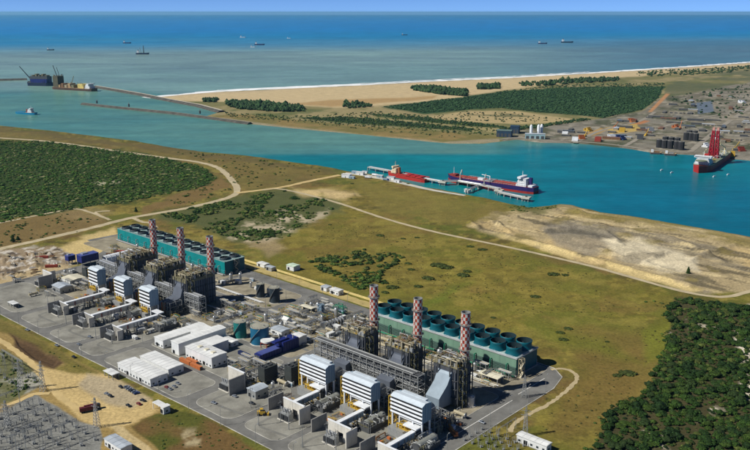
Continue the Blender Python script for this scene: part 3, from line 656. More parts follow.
# ---------------------------------------------------------------- turbine line: enclosure, diffuser, bus duct
def turbine(seed, kind):
    t = thing('gas_turbine_line', 'x', 'gas turbine', group='gas turbine lines')
    X0, Y0, gx = (19.6, -27, 25) if kind == 'R' else (29, -40, 37)
    MB().box(1, 13, -4, 8, .1, 5.2).build('turbine_enclosure', steel, t)
    MB().box(gx, gx + 9, -12, 6, .1, 3.6).build('generator_base', steel_d, t)
    MB().cyl((gx + 4.5, -11.5, 4), (gx + 4.5, 5.5, 4), 2.9, 2.9, 18).build('generator', M('generator_grey', (146, 148, 140), .5, .2, .25, .5), t, False)
    clutter(t, gx, gx + 9, -13, 6, 3.6, 26, 4.2, seed + 21, (steel, silver, olive), ('generator_pipework', 'generator_box', 'generator_rail'))
    for y in (-11.9, 5.3): MB().cyl((gx + 4.5, y, 4), (gx + 4.5, y + .6, 4), 3.2, 3.2, 18).build('end_flange', steel_d, t)
    MB().box(X0 - 7, X0 + 3.4, -3.5, 1.8, 9.6, 10.4).build('bus_duct_canopy', white, t)
    MB().box(X0, X0 + 3, Y0, -3.6, 8.4, 9.2).build('bus_duct_roof', white, t)
    MB().box(X0 + .6, X0 + 2.4, Y0 + 1, -4, 5, 8.4).build('bus_duct', bluegrey if kind == 'R' else silver, t)
    for k in range(int(-Y0 / 6)): MB().box(X0 + .3, X0 + 2.7, Y0 + 2 + k * 6, Y0 + 2.5 + k * 6, 4.8, 8.45).build('duct_flange', redp if kind == 'L' and k % 3 == 1 else steel, t)
    dp = MB().bar((0, 0, 0), (0, 0, 8.4), .4).build('duct_post', steel, t); dp.location = (X0 + .4, Y0 + 1, 0)
    for k in range(int(-Y0 / 8)):
        for x in (X0 + .4, X0 + 2.7): inst(dp, 'duct_post', t, (x, Y0 + 1 + (k + .02) * 8, 0))
    MB().cyl((7, 9, 6.5), (7, 31, 6.5), 3.3, 3.9, 18).build('exhaust_diffuser', steel, t, True)
    for y in (12, 18, 24): MB().cyl((7, y, 6.5), (7, y + .5, 6.5), 3.95, 3.95, 18).build('diffuser_flange', steel_d, t)
    for y in (11, 20, 28): MB().box(4.5, 9.5, y, y + 1, 0, 3.2).build('saddle', concrete, t)
    for q in range(3): MB().cyl((11 + q * 1.7, 14 + q * .3, 0), (11 + q * 1.7, 14 + q * .3, 10.5), .55, .55, 8).build('vent_pipe', orangep if q != 1 else beige, t)
    e = X0 + 3
    clutter(t, 13, e + 3, -14, 8, .1, 40, 6, seed, (steel, silver, yellow))
    clutter(t, X0 - 4, X0 + 8, Y0, -12, .1, 34, 5, seed + 8, (steel_d, silver, steel), ('duct_side_pipework', 'duct_side_cabinet', 'duct_side_rail'))
    clutter(t, -3, 4, 10, 30, .1, 34, 8, seed + 3, (steel, beige, olive), ('side_pipework', 'side_cabinet', 'side_rail'))
    clutter(t, 11, 26, 14, 32, .1, 56, 9, seed + 4, (steel_d, beige, steel), ('rear_pipework', 'rear_cabinet', 'rear_rail'))
    clutter(t, 0, 13, -22, -5, .1, 14, 2.4, seed + 6, (brown, orangep, yellow), ('front_pipework', 'front_cabinet', 'front_rail'))
    fr = MB(); frame(fr, (15, 19, 23), (14, 20, 26), (4, 8, 12), .3); fr.build('pipe_support', steel, t)
    return t
# ---------------------------------------------------------------- blast walls and step-up transformers
def blast_wall(kind):
    t = thing('blast_wall', 'x', 'wall', group='transformer blast walls')
    if kind == 'R':
        MB().box(-1, 7.6, -.35, .35, 0, 10.6).build('front_wall', concrete, t); MB().box(12, 18.4, -.35, .35, 0, 10.6).build('front_wall', concrete, t)
        MB().box(-1.1, 18.5, -.5, .5, 10.6, 11.1).build('coping', white, t)
        MB().box(7.6, 12, -.25, .25, 5.5, 10.6).build('lintel', concrete, t)
        MB().box(18.4, 19.1, -5, 4.5, 0, 10.6).build('side_wall', concrete, t)
        MB().box(-11, -10.3, -5, 8, 0, 8.6).build('side_wall', concrete_d, t)  # darker concrete puts this wall's shade into its colour
    else:
        MB().box(-.4, .4, -9, 2, 0, 9).build('side_wall', concrete_d, t)  # shaded face painted in with the darker concrete
        MB().box(.4, 16, 1.4, 2, 0, 8.2).build('rear_wall', concrete_d, t)  # same darker concrete, shade painted into the wall
        MB().box(15.2, 16, -3, 1.4, 0, 8.2).build('end_wall', concrete, t)
        MB().box(-.5, 16.1, 1.3, 2.1, 8.2, 8.6).build('coping', white, t)
    return t
def transformer():
    t = thing('power_transformer', 'x', 'transformer', group='step-up transformers')
    MB().box(-4, 4, -2, 2, .6, 5.0).build('tank', steel, t); MB().box(-5.2, 5.2, -3.4, 3, 0, .6).build('plinth', concrete, t)
    rd = MB()
    for k in range(9): rd.box(-4.2 + k * .95, -3.8 + k * .95, -3.3, -2.1, 1, 4.2)
    rd.build('radiator', steel_d, t)
    MB().cyl((-3.5, 1.2, 6.4), (3.5, 1.2, 6.4), .7, .7, 10).build('conservator', steel, t)
    for x in (-2.6, 0, 2.6):
        b = MB()
        b.cyl((x, -.6, 5), (x, -1.6, 9), .35, .2, 8)
        for q in range(5): b.cyl((x, -.7 - q * .2, 5.6 + q * .7), (x, -.75 - q * .2, 5.8 + q * .7), .5, .5, 8)
        b.build('bushing', silver, t)
    return t
# ---------------------------------------------------------------- pipe racks
def pipe_rack(label, u0, u1, v, ztop, seed, loops):
    t = uthing('pipe_rack', label, 'pipe rack', u0, v); L = u1 - u0; r = random.Random(seed)
    fm = MB()
    for x in (0, ):
        for y in (0, 7): fm.bar((x, y, 0), (x, y, ztop), .55)
        for z in (6.5, 11, 14.8, ztop): fm.bar((x, 0, z), (x, 7, z), .5)
    f0 = fm.build('portal_frame', steel, t)
    n = int(L / 6.5)
    for k in range(1, n + 1): inst(f0, 'portal_frame', t, (k * L / n, 0, 0))
    for z in (6.5, 11, 14.8, ztop):
        for y in (0, 7): MB().bar((0, y, z), (L, y, z), .4).build('longitudinal_beam', steel, t)
    br = MB()
    for k in range(n):
        if k % 2 == 0:
            for y in (0, 7): br.bar((k*L/n, y, 6.5), ((k+1)*L/n, y, ztop), .28)
        else:
            for y in (0, 7): br.bar((k*L/n, y, ztop), ((k+1)*L/n, y, 6.5), .28)
    br.build('bracing', steel, t)
    for z, m_ in ((6.8, steel_d), (11.3, silver), (15.1, steel), (ztop + .4, steel)):
        for q in range(6):
            y = .8 + q * 1.1; rr = r.choice((.2, .3, .42)); MB().cyl((r.uniform(0, 4), y, z + rr), (L - r.uniform(0, 5), y, z + rr), rr, rr, 7).build('pipe', r.choice((m_, steel, steel_d, silver)), t)
    if loops: MB().box(0, L, 1.2, 5.8, ztop + .05, ztop + .12).build('walkway', steel_d, t)
    return t
STK = {'R': [-382.6, -341.5, -300.9], 'L': [-670.0, -625.0, -581.0]}
STV = {'R': 420.8, 'L': 424.0}
FHU = {'R': [-385.8, -345.6, -304.5], 'L': [-678.4, -634.4, -595.0]}
FHV = {'R': 350.2, 'L': 359.4}
first = True
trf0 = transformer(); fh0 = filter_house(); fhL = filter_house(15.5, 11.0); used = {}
def place(key, proto, u, v, label, rz=0):
    x, y = W(u, v)
    if key not in used: used[key] = 1; o = proto; o.location = (x, y, 0); o.rotation_euler = (0, 0, ROT + rz); o['label'] = label
    else: o = dup(proto, (x, y, 0), ROT + rz, label)
    return o
for B in 'LR':
    blk = 'of the left row ' if B == 'L' else 'of the right row '
    for i in range(3):
        s = STK[B][i]
        place('ch', ch0, s, STV[B], 'red and white checkered chimney, %s %s' % (POS[i], NAMES[B]))
        b = boiler(B, 11 + i * 7 + (100 if B == 'L' else 0), B == 'R' and i == 2)
        x, y = W(s, STV[B]); b.location = (x, y, 0); b.rotation_euler = (0, 0, ROT)
        b['label'] = 'dark clad boiler tower cluttered with pipes below the %s chimney %s' % (POS[i], blk.strip())
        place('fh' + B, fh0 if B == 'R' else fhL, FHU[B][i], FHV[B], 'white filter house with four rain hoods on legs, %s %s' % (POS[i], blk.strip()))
        g = turbine(31 + i * 5 + (200 if B == 'L' else 0), B); x, y = W(FHU[B][i], FHV[B]); g.location = (x, y, 0); g.rotation_euler = (0, 0, ROT)
        g['label'] = 'grey gas turbine line under the %s filter house %s' % (POS[i], blk.strip())
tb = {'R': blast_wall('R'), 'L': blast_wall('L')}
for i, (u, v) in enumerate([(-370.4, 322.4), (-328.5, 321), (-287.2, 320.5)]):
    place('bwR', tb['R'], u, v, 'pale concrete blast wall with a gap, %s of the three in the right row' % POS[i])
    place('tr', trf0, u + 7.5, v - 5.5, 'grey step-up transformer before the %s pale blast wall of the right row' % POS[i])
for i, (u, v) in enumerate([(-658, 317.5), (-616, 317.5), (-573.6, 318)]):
    place('bwL', tb['L'], u, v, 'concrete blast wall toned with shade, %s of the three in the left row' % POS[i])
    place('tr', trf0, u + 8, v - 4.5, 'grey step-up transformer beside the %s shade-toned blast wall of the left row' % POS[i])
pipe_rack('grey steel pipe rack running before the boilers of the right row', -414, -316, 390.5, 18.5, 5, True)
pipe_rack('grey steel pipe rack running before the boilers of the left row', -718, -554, 390, 16.5, 6, True)
# ---------------------------------------------------------------- cooling towers
def cooling_tower(kind, label, u0, u1, v0, v1, n, h):
    t = uthing('cooling_tower', label, 'cooling tower', u0, v0); L = u1 - u0; D = v1 - v0; c = L / n
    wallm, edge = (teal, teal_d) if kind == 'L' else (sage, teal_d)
    MB().box(-.6, L + .6, -.6, D + .6, 0, 1.3).build('basin', concrete_d, t)
    MB().box(1, L - 1, 1, D - 1, 1.3, 5.2).build('inlet_shade_core', dark, t)  # near-black block paints the shade inside the air inlet
    p = MB().box(.06, c - .06, -.12, .2, 5.2 if kind == 'L' else 7.2, h - .3).build('casing_panel', wallm, t)
    for k in range(1, n): inst(p, 'casing_panel', t, (k * c, 0, 0))
    for k in range(n): inst(p, 'casing_panel', t, (k * c, D - .1, 0))
    q = MB().box(.05, .3, .05, D / 2 - .05, 1.3, h - .3).build('end_panel', edge, t); q.location = (L - .3, 0, 0)  # darker teal than the casing: end face shade put into the colour
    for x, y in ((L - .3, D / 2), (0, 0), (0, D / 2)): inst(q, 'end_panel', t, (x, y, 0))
    MB().box(.2, L - .2, .2, D - .2, 5.0, h - .3).build('plenum', edge if kind == 'L' else dark, t)  # near-black on the cone tower, painting shade below the casing
    cl = MB().bar((0, 0, 1.3), (0, 0, 5.2), .5).build('column', concrete_d, t)
    for k in range(2 * n + 1):
        for y in (.1, D - .1): inst(cl, 'column', t, (k * c / 2, y, 0))
    lv = MB().prism_x([(-.2, 0), (-.9, -.5), (-.95, -.4), (-.2, .15)], 0, L)
    l0 = lv.build('inlet_louvre', wallm if kind == 'L' else M('louvre_green', (58, 84, 74), .7, 0, .2, .3), t); l0.location = (0, 0, 2.6)
    for z in ((3.8, 5.0) if kind == 'L' else (3.8, 5.0, 6.2, 7.2)): inst(l0, 'inlet_louvre', t, (0, 0, z))
    MB().box(-.3, L + .3, -.3, D + .3, h - .3, h).build('deck', deckm, t)
    rail = MB()
    for z in (.55, 1.1):
        for a, b in (((0, 0), (L, 0)), ((L, 0), (L, D)), ((L, D), (0, D)), ((0, D), (0, 0))): rail.bar((*a, h + z), (*b, h + z), .12)
    for k in range(3 * n + 1):
        for y in (0, D): rail.bar((k * c / 3, y, h), (k * c / 3, y, h + 1.1), .1)
    rail.build('guard_rail', white if kind == 'R' else edge, t)
    if kind == 'R': MB().box(-.5, L + .5, -.6, -.3, h - .5, h + .45).build('parapet', clad_l, t); MB().box(L + .3, L + .6, -.6, D + .6, h - .5, h + .45).build('parapet', clad_l, t)
    R = min(c, D / 2) / 2
    if kind == 'R': prof = [(R*.94, h), (R*.86, h + 1.2), (R*.8, h + 2.8), (R*.8, h + 4.4), (R*.86, h + 6.2), (R*.82, h + 6.25)]; inner = [(R*.82, h + 6.25), (R*.76, h + 4.4), (R*.75, h + 2.4)]
    else: prof = [(R*.82, h), (R*.8, h + 1.9), (R*.75, h + 1.95)]; inner = [(R*.75, h + 1.95), (R*.72, h + .3)]
    fm_ = MB().lathe(prof, n=28); fm_.lathe(inner, n=28, mi=1)
    f0 = fm_.build('fan_stack', [teal_d if kind == 'R' else M('fan_ring_dark', (46, 58, 66), .6, 0, .2, .3), M('stack_inside_shade', (22, 44, 50), .8, 0, .2, .3)], t, True); zf = h + (3.0 if kind == 'R' else .9)  # inner surface coloured darker to paint the shade inside the stack
    bl = MB()
    for k in range(7): a = 2 * math.pi * k / 7; bl.bar((.6*math.cos(a), .6*math.sin(a), 0), (R*.7*math.cos(a), R*.7*math.sin(a), .1), 1.1, .15)
    bl0 = bl.cyl((0, 0, -.4), (0, 0, .6), .9, .7, 10).build('fan', M('fan_dark', (44, 50, 54), .7, 0, .2, .5), f0); bl0.location = (0, 0, zf)
    zw = h + (2.3 if kind == 'R' else .02)
    bs = MB().cyl((0, 0, zw), (0, 0, zw + .04), R * .74, R * .74, 20).build('fan_well_shade', dark, f0)  # dark disc added inside the stack as painted shade
    for i in range(n):
        for j in range(2):
            x, y = (i + .5) * c, D * (.26 + .48 * j)
            if i == 0 and j == 0: f0.location = (x, y, 0); continue
            f = inst(f0, 'fan_stack', t, (x, y, 0), (i * 7 + j) * .4)
            inst(bl0, 'fan', f, (0, 0, zf), i * .6 + j); inst(bs, 'fan_well_shade', f, (0, 0, 0))
            if i % 2: MB and None
    mt = MB().box(-.7, .7, -.4, .4, 0, 1.0).build('fan_motor', steel, t); mt.location = (c * .5, D * .5, h)
    for i in range(1, n): inst(mt, 'fan_motor', t, ((i + .5) * c, D * .5, h))
    # end stair
    sx = L + 1.6 if kind == 'R' else L + .6
    fr = MB(); frame(fr, (sx, sx + 2.4), (.5 if kind == 'R' else D * .42, 4.5 if kind == 'R' else D * .62), (3.5, 7, 10.5, h), .3); fr.build('stair_frame', beige if kind == 'R' else steel_d, t)
    st = MB(); y0, y1 = (.8, 4.2) if kind == 'R' else (D * .43, D * .6)
    for k in range(4): st.bar((sx + 1.2, y0 if k % 2 == 0 else y1, k * 3.5), (sx + 1.2, y1 if k % 2 == 0 else y0, k * 3.5 + 3.5), 1.8, .3)
    st.build('stair', M('cream_paint', (214, 204, 176), .6, 0, .15, .4), t)
    ri = MB()
    for k in range(n): ri.pipe([((k + .5) * c, -2.2, 0), ((k + .5) * c, -2.2, 8.5), ((k + .5) * c, -.1, 8.5)], .45, 8)
    ri.pipe([(0, -2.2, 1.2), (L, -2.2, 1.2)], .8, 8); ri.build('riser_pipes', steel if kind == 'L' else green_p, t)
    return t
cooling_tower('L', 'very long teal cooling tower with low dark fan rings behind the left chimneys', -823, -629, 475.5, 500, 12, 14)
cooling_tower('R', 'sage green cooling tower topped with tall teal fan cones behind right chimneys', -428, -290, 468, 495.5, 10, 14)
# ================================================================== BUILDINGS, TANKS, YARDS
glass = M('window_glass', (40, 52, 62), .15, 0, .2, .6, spec=.6)
roofw = M('white_roof', (218, 219, 215), .55, 0, .2, .1)
roofg = M('grey_roof', (178, 186, 192), .5, .1, .15, .15)
roofc = M('cream_roof', (214, 208, 184), .6, 0, .14, .2)
wallw = M('white_wall', (214, 216, 214), .7, 0, .14, .2, streak=.6)
tealtank = M('teal_tank', (30, 112, 108), .5, 0, .2, .15, streak=.8)
bluetank = M('blue_tank', (26, 96, 128), .5, 0, .2, .15, streak=.8)
greytop = M('tank_roof', (156, 154, 138), .7, 0, .2, .3)
navytank = M('navy_tank', (44, 54, 62), .5, 0, .2, .2, streak=.8)
W0 = MB().box(-.75, .75, -.06, .06, 0, 1.3); D0 = MB().box(-1.3, 1.3, -.06, .06, 0, 3)
PROTO = {}
def win(parent, x, y, z, rz=0, sc=1.0):
    if 'w' not in PROTO: PROTO['w'] = W0.build('window', glass, parent); o = PROTO['w']; o.location = (x, y, z); o.rotation_euler = (0, 0, rz)
    else: o = inst(PROTO['w'], 'window', parent, (x, y, z), rz)
    o.scale = (sc, 1, sc); return o
def door(parent, x, y, z=0, rz=0, sc=1.0):
    if 'd' not in PROTO: PROTO['d'] = D0.build('door', dark, parent); o = PROTO['d']; o.location = (x, y, z); o.rotation_euler = (0, 0, rz)
    else: o = inst(PROTO['d'], 'door', parent, (x, y, z), rz)
    o.scale = (sc, 1, sc); return o
def house(name, label, cat, u0, u1, v0, v1, h, wm=wallw, rm=roofw, gable=.06, wins=True, seams=True, open_base=0, doors=1, group=None, zwin=1.2):
    t = uthing(name, label, cat, u0, v0, group=group); L, D = u1 - u0, v1 - v0
    rise = gable * min(L, D)
    if open_base:
        for x in (.4, L / 2, L - .4):
            for y in (.4, D - .4): MB().bar((x, y, 0), (x, y, open_base), .45).build('post', steel, t)
        MB().box(.5, L - .5, D * .55, D - .4, 0, open_base - .4).build('back_wall', steel_d, t)
    else: MB().box(0, L, 0, D, 0, h).build('wall', wm, t); MB().box(-.15, L + .15, -.15, D + .15, 0, .45).build('plinth', concrete_d, t)
    z = max(h, open_base)
    if L >= D: MB().add([(-.4,-.4,z),(L+.4,-.4,z),(L+.4,D/2,z+rise),(-.4,D/2,z+rise),(L+.4,D+.4,z),(-.4,D+.4,z),(-.4,-.4,z-.3),(L+.4,-.4,z-.3),(L+.4,D+.4,z-.3),(-.4,D+.4,z-.3)],
        [(0,1,2,3),(3,2,4,5),(6,7,1,0),(7,8,4,2,1),(8,9,5,4),(9,6,0,3,5),(9,8,7,6)]).build('roof', rm, t)
    else: MB().add([(-.4,-.4,z),(-.4,D+.4,z),(L/2,D+.4,z+rise),(L/2,-.4,z+rise),(L+.4,D+.4,z),(L+.4,-.4,z),(-.4,-.4,z-.3),(-.4,D+.4,z-.3),(L+.4,D+.4,z-.3),(L+.4,-.4,z-.3)],
        [(3,2,1,0),(5,4,2,3),(0,1,7,6),(1,2,4,8,7),(4,5,9,8),(5,3,0,6,9),(6,7,8,9)]).build('roof', rm, t)
    if seams and max(L, D) > 9:
        n = int(max(L, D) / 4); sm = MB()
        if L >= D: sm.bar((0, -.4, z + .06), (0, D / 2, z + rise + .06), .18, .1); sm.bar((0, D / 2, z + rise + .06), (0, D + .4, z + .06), .18, .1)
        else: sm.bar((-.4, 0, z + .06), (L / 2, 0, z + rise + .06), .18, .1); sm.bar((L / 2, 0, z + rise + .06), (L + .4, 0, z + .06), .18, .1)
        s0 = sm.build('roof_seam', rm, t)
        for k in range(n + 1):
            p = (k * L / n, 0, 0) if L >= D else (0, k * D / n, 0)
            if k == 0: s0.location = p
            else: inst(s0, 'roof_seam', t, p)
    if wins and not open_base:
        n = max(1, int(L / 3.6))
        for k in range(n): win(t, (k + .5) * L / n, -.05, zwin)
        m = max(1, int(D / 4.5))
        for k in range(m): win(t, L + .05, (k + .5) * D / m, zwin, math.pi / 2)
    for k in range(doors if not open_base else 0): door(t, L * (.3 + .4 * k), -.08, .1)
    return t
def pxhouse(name, label, cat, Lp, Fp, Rp, h, **kw):
    (u0, a), (u1, b), (_, v1) = UV(*Lp, h), UV(*Fp, h), UV(*Rp, h)
    return house(name, label, cat, u0, u1, (a + b) / 2, v1, h, **kw)
pxhouse('office_building', 'white single storey office with window row nearest the front road', 'office', (117.4,362.5), (150.3,379), (167.3,372.7), 6, doors=2, gable=.025)
pxhouse('office_building', 'white single storey office behind another, beside the orange containers', 'office', (140.5,355.5), (167.8,369.5), (184,364.2), 6, doors=2, gable=.025)
house('warehouse', 'narrow white warehouse nearest the turbine yards', 'warehouse', -529.5, -518, 330, 372, 7.0)
wh = house('warehouse', 'tall white warehouse between the narrow one and the stepped one', 'warehouse', -507, -497.5, 330, 374, 10.0, wins=False)
MB().box(-9, 0, 24, 40, 0, 8).build('side_annex', wallw, wh); MB().box(-9.3, .1, 23.7, 40.3, 8, 8.4).build('annex_roof', roofw, wh)
wh = house('warehouse', 'broad white warehouse with stepped roof in front of the teal tanks', 'warehouse', -492.5, -460.5, 332.5, 346, 8.6, gable=.03, doors=2)
MB().box(-1, 13, 13.6, 30, 0, 8).build('rear_wing', wallw, wh); MB().box(-1.2, 13.2, 13.7, 30.3, 8, 8.4).build('wing_roof', roofw, wh)
for k in range(3): MB().box(8 + k * 8, 11 + k * 8, 5, 8, 8.7, 9.6).build('roof_vent', roofc, wh)
pxhouse('site_cabin', 'small white cabin between the broad warehouse and teal tanks', 'cabin', (217,336.5), (230.5,343), (236,339.3), 4)
pxhouse('grey_shed', 'grey roofed open shed beside the wide concrete wall', 'shed', (247.5,387.5), (255,391.7), (267.5,386), 6, rm=roofg, wm=steel, gable=.12)
house('grey_shed', 'grey roofed shed at the left end of the left row', 'shed', -712, -697, 340, 352, 5.5, rm=roofg, wm=steel, gable=.12)
house('control_building', 'low flat white building left of the left filter houses', 'building', -725, -708, 356, 372, 6, rm=roofc)
gh = pxhouse('gatehouse', 'small white gatehouse with side canopy at the front road bend', 'gatehouse', (160.3,406), (163.5,407.5), (168,404), 5, gable=.03)
MB().box(-9, 0, -.3, 4.4, 4.6, 5.0).build('canopy', roofw, gh)
for x, y in ((-8.5, 0), (-8.5, 4)): MB().bar((x, y, 0), (x, y, 4.6), .3).build('canopy_post', white, gh)
pxhouse('entrance_canopy', 'white roofed entrance canopy before the front office', 'canopy', (103.8,370.2), (112,375), (117.4,371.5), 4.2, open_base=4.2, gable=.03)
pxhouse('bus_shelter', 'small white roofed shelter on the far left road corner', 'shelter', (8,301.5), (13,304.5), (17.5,302.5), 4, open_base=4, gable=.02)
pxhouse('switch_house', 'blue grey roofed relay house beside the lower left substation', 'building', (104,438), (121,448.5), (131,443.3), 5, rm=roofg)
pxhouse('switch_house', 'white relay house at the lower right substation', 'building', (518.5,433), (545,447), (552,442.5), 5, rm=roofw)
pxhouse('pump_shelter', 'cream roofed open pump shelter before the green cooling tower', 'shelter', (479,372.5), (497.5,379.2), (502.5,375.2), 5, rm=roofc, open_base=5)
pxhouse('guard_cabin', 'white cabin on the boundary wall road above the pipe yard', 'cabin', (330,288.5), (338,291.5), (341.5,289), 4.5)
pxhouse('guard_cabin', 'pale green roofed cabin just outside the boundary wall', 'cabin', (287,264.5), (293,267), (297.5,264.2), 5, rm=M('pale_green_roof', (196, 214, 190), .6, 0, .15, .2), wins=False)
pxhouse('guard_cabin', 'white long cabin outside the wall beside the long tower end', 'cabin', (257,262.5), (264,265), (267.5,262.8), 3.5, wins=False)
pxhouse('guard_cabin', 'grey cabin right of the long cabin outside the wall', 'cabin', (266,266), (271,268), (274,266.2), 4, rm=roofg, wm=steel, wins=False)
pxhouse('guard_cabin', 'grey roofed cabin left of the white wall-side cabin', 'cabin', (321,286), (326,288), (330,285.6), 4, rm=roofg, wins=False)
pxhouse('pump_house', 'cream roofed pump house in the pipe yard left of grey coolers', 'building', (300.5,305), (311,309), (314,307), 6.5, rm=roofc, open_base=6.5)
pxhouse('pump_house', 'small white tent roofed kiosk in the pipe yard', 'kiosk', (281,318), (286,320.5), (290,318), 5, wins=False, gable=.3)
pxhouse('pump_house', 'grey flat roofed switch room right of the blue tank', 'building', (271,327.5), (281,332), (288,328), 5, rm=roofg)
pxhouse('pump_house', 'white lean-to just behind the blue steel workshop', 'building', (291,334.5), (299,337.5), (305,334), 7, rm=roofw, wins=False)
# tents and blue sheds, upper left
tent = uthing('storage_tent', 'white vaulted storage tent left of the left boilers', 'tent', *UV(105, 262))
pr = [(math.cos(a) * 5.5, math.sin(a) * 7) for a in [math.pi * k / 8 for k in range(9)]]
mb = MB(); n = len(pr)
mb.add([(x, 0, z) for x, z in pr] + [(x, 27, z) for x, z in pr], [(i, i + 1, n + i + 1, n + i) for i in range(n - 1)] + [tuple(range(n - 1, -1, -1)), tuple(range(n, 2 * n))])
mb.build('cover', white, tent)
for k in range(6): MB().path([(x * 1.02, k * 5.4, z * 1.02) for x, z in pr], .25).build('hoop', roofg, tent)
MB().box(-2, 2, -.15, 0, 0, 4).build('door', bluegrey, tent)
for nm, lab, u0, u1, v0, v1, z0, h in (('blue_hall', 'large cobalt blue steel hall on legs at upper left', -769, -759, 396, 415, 4, 11), ('blue_hall', 'smaller cobalt blue steel hall left of the large one', -782, -775, 390, 398, 4, 9)):
    t = uthing(nm, lab, 'hall', u0, v0); L, D = u1 - u0, v1 - v0
    MB().box(0, L, 0, D, z0, h).build('wall', bluep, t); MB().box(-.3, L + .3, -.3, D + .3, h, h + .4).build('roof', M('hall_roof', (74, 84, 140), .5, 0, .15, .2), t)
    for x in (.4, L - .4):
        for y in (.4, D * .5, D - .4): MB().bar((x, y, 0), (x, y, z0), .5).build('leg', steel, t)
    for k in range(5): MB().box(L, L + .2, (k + .1) * D / 5, (k + .2) * D / 5, z0, h).build('wall_rib', bluep, t)
    MB().box(L * .1, L * .6, D * .2, D * .5, h + .4, h + 1.6).build('roof_unit', silver, t)
# ---- tanks
def tank(label, u, v, r, h, mt, top=greytop, cone=.6, stair=True):
    t = uthing('storage_tank', label, 'tank', u, v)
    MB().lathe([(r, 0), (r, h)], n=32).build('shell', mt, t, True)
    MB().lathe([(r + .12, h - .25), (r + .12, h + .05), (r * .98, h + .1), (r * .1, h + cone), (.01, h + cone)], n=32).build('roof', top, t)
    for k in range(1, 5): MB().lathe([(r + .03, h * k / 5), (r + .09, h * k / 5 + .05), (r + .09, h * k / 5 + .15), (r + .03, h * k / 5 + .2)], n=32).build('hoop', mt, t)
    MB().lathe([(r + .8, 0), (r + .8, .4), (r, .4)], n=32).build('foundation', concrete, t)
    rl = MB()
    for i in range(20):
        a = math.pi * i / 10; b = math.pi * (i + 1) / 10
        rl.bar((r*math.cos(a), r*math.sin(a), h), (r*math.cos(a), r*math.sin(a), h + 1.1), .1); rl.bar((r*math.cos(a), r*math.sin(a), h + 1.1), (r*math.cos(b), r*math.sin(b), h + 1.1), .1)
    rl.build('railing', steel, t)
    if stair:
        st = MB()
        for i in range(14): a = -2.2 + i * .11; b = a + .11; st.bar(((r+.5)*math.cos(a), (r+.5)*math.sin(a), h*i/14), ((r+.5)*math.cos(b), (r+.5)*math.sin(b), h*(i+1)/14), .9, .2)
        st.build('spiral_stair', steel, t)
        MB().cyl((r * .5, r * .2, h), (r * .5, r * .2, h + 1.4), .4, .4, 8).build('vent', steel, t)
    return t
tank('teal round storage tank, left of the pair by the warehouses', -493.5, 385, 5.0, 13.5, tealtank)
tank('larger blue round storage tank, right of the pair by warehouses', -473, 388, 7.2, 14, bluetank)
tank('slim green tank squeezed between the teal and blue tanks', -484, 391, 2.2, 11.5, green_p, green_p, .3, False)
tank('dark navy tank, left of the two before the dry field', -555, 458, 3.7, 13, navytank, greytop, .3)
tank('dark navy tank, right of the two before the dry field', -535, 457.5, 4.5, 14, navytank, greytop, .3)
tank('small silver round tank right of the rightmost right boiler', -288, 411, 2.6, 6.5, silver, silver, .5, False)
# red based canopy beside the blue tank
t = uthing('tank_canopy', 'white topped canopy on red frame right of the blue tank', 'canopy', -466, 381)
MB().prism_z(rrect(0, 9, 0, 10, 3), 5, 6.2).build('roof', roofw, t); MB().box(1, 8, 1, 9, 3.6, 4.9).build('frame', M('oxide_red', (150, 66, 50), .7, 0, .2, .4), t)
for x in (1, 8):
    for y in (1, 9): MB().bar((x, y, 0), (x, y, 3.6), .5).build('post', M('oxide_red', ()), t)
# blue steel workshop
t = uthing('blue_workshop', 'long cobalt blue steel workshop stepping up towards the pipe yard', 'workshop', -452, 364)
MB().box(1, 7.5, 0, 22, .3, 4.8).build('low_hall', bluep, t); MB().box(1.5, 7, -.3, 0, 1, 4).build('end_door', steel_d, t)
MB().box(-1, 8.5, 22, 38, .3, 8.2).build('high_hall', bluep, t); MB().box(1, 8, 2, 20, 4.8, 5.2).build('low_roof', M('hall_roof', ()), t)
MB().box(-.8, 8.3, 22.2, 37.8, 8.2, 8.5).build('high_roof', bluep, t); MB().box(2, 6, 16, 30, 8.5, 9.8).build('roof_duct', bluep, t); MB().box(-4, -1, 26, 34, .3, 6.4).build('side_hall', bluep, t)
for k in range(8): MB().box(7.5, 7.75, 1 + k * 2.6, 1.4 + k * 2.6, .3, 4.8).build('wall_rib', bluep, t)
for k in range(6): MB().box(8.5, 8.75, 23 + k * 2.6, 23.4 + k * 2.6, .3, 8.2).build('wall_rib', bluep, t)
for k in range(3): MB().cyl((2 + k * 2.2, 24 + k * 5, 8.5), (2 + k * 2.2, 24 + k * 5, 10.8), .6, .6, 8).build('roof_fan', silver, t)
# containers
def container(label, u, v, rz, m_, L=12.2, group=None, z=0):
    t = uthing('shipping_container', label, 'container', u, v, z, rz, group)
    MB().box(0, L, 0, 2.44, .15, 2.7).build('body', m_, t)
    rb = MB().box(-.08, .08, -.07, 0, .2, 2.6).build('corrugation', m_, t); rb.location = (.6, 0, 0)
    for k in range(1, int(L / 1.2)): inst(rb, 'corrugation', t, (.6 + k * 1.2, 0, 0))
    MB().box(L, L + .08, .15, 2.3, .3, 2.6).build('door', steel_d, t); return t
for k in range(2): container('orange shipping container, %s of the two in line behind the offices' % ('left', 'right')[k], -489.5 + k * 13, 324.6, 0, orangep)
container('orange shipping container set behind the orange pair', -486, 328.2, 0, orangep)
container('dark blue container on the gravel before the blue tank', -468, 362, 0, M('navy_paint', (34, 44, 82), .5, 0, .2, .3))
for k, (x, y, lab, m_) in enumerate([(113,253,'rust red container right of the sandy pad','o'),(36,259,'rust red container in the scrap yard at upper left','o'),(45,268,'long rust red container at the scrap yard edge','o'),(106,256,'brown container beside the storage tent','b')]):
    container(lab, *UV(x, y), .9 if k else .7, M('oxide_red', ()) if m_ == 'o' else brown)
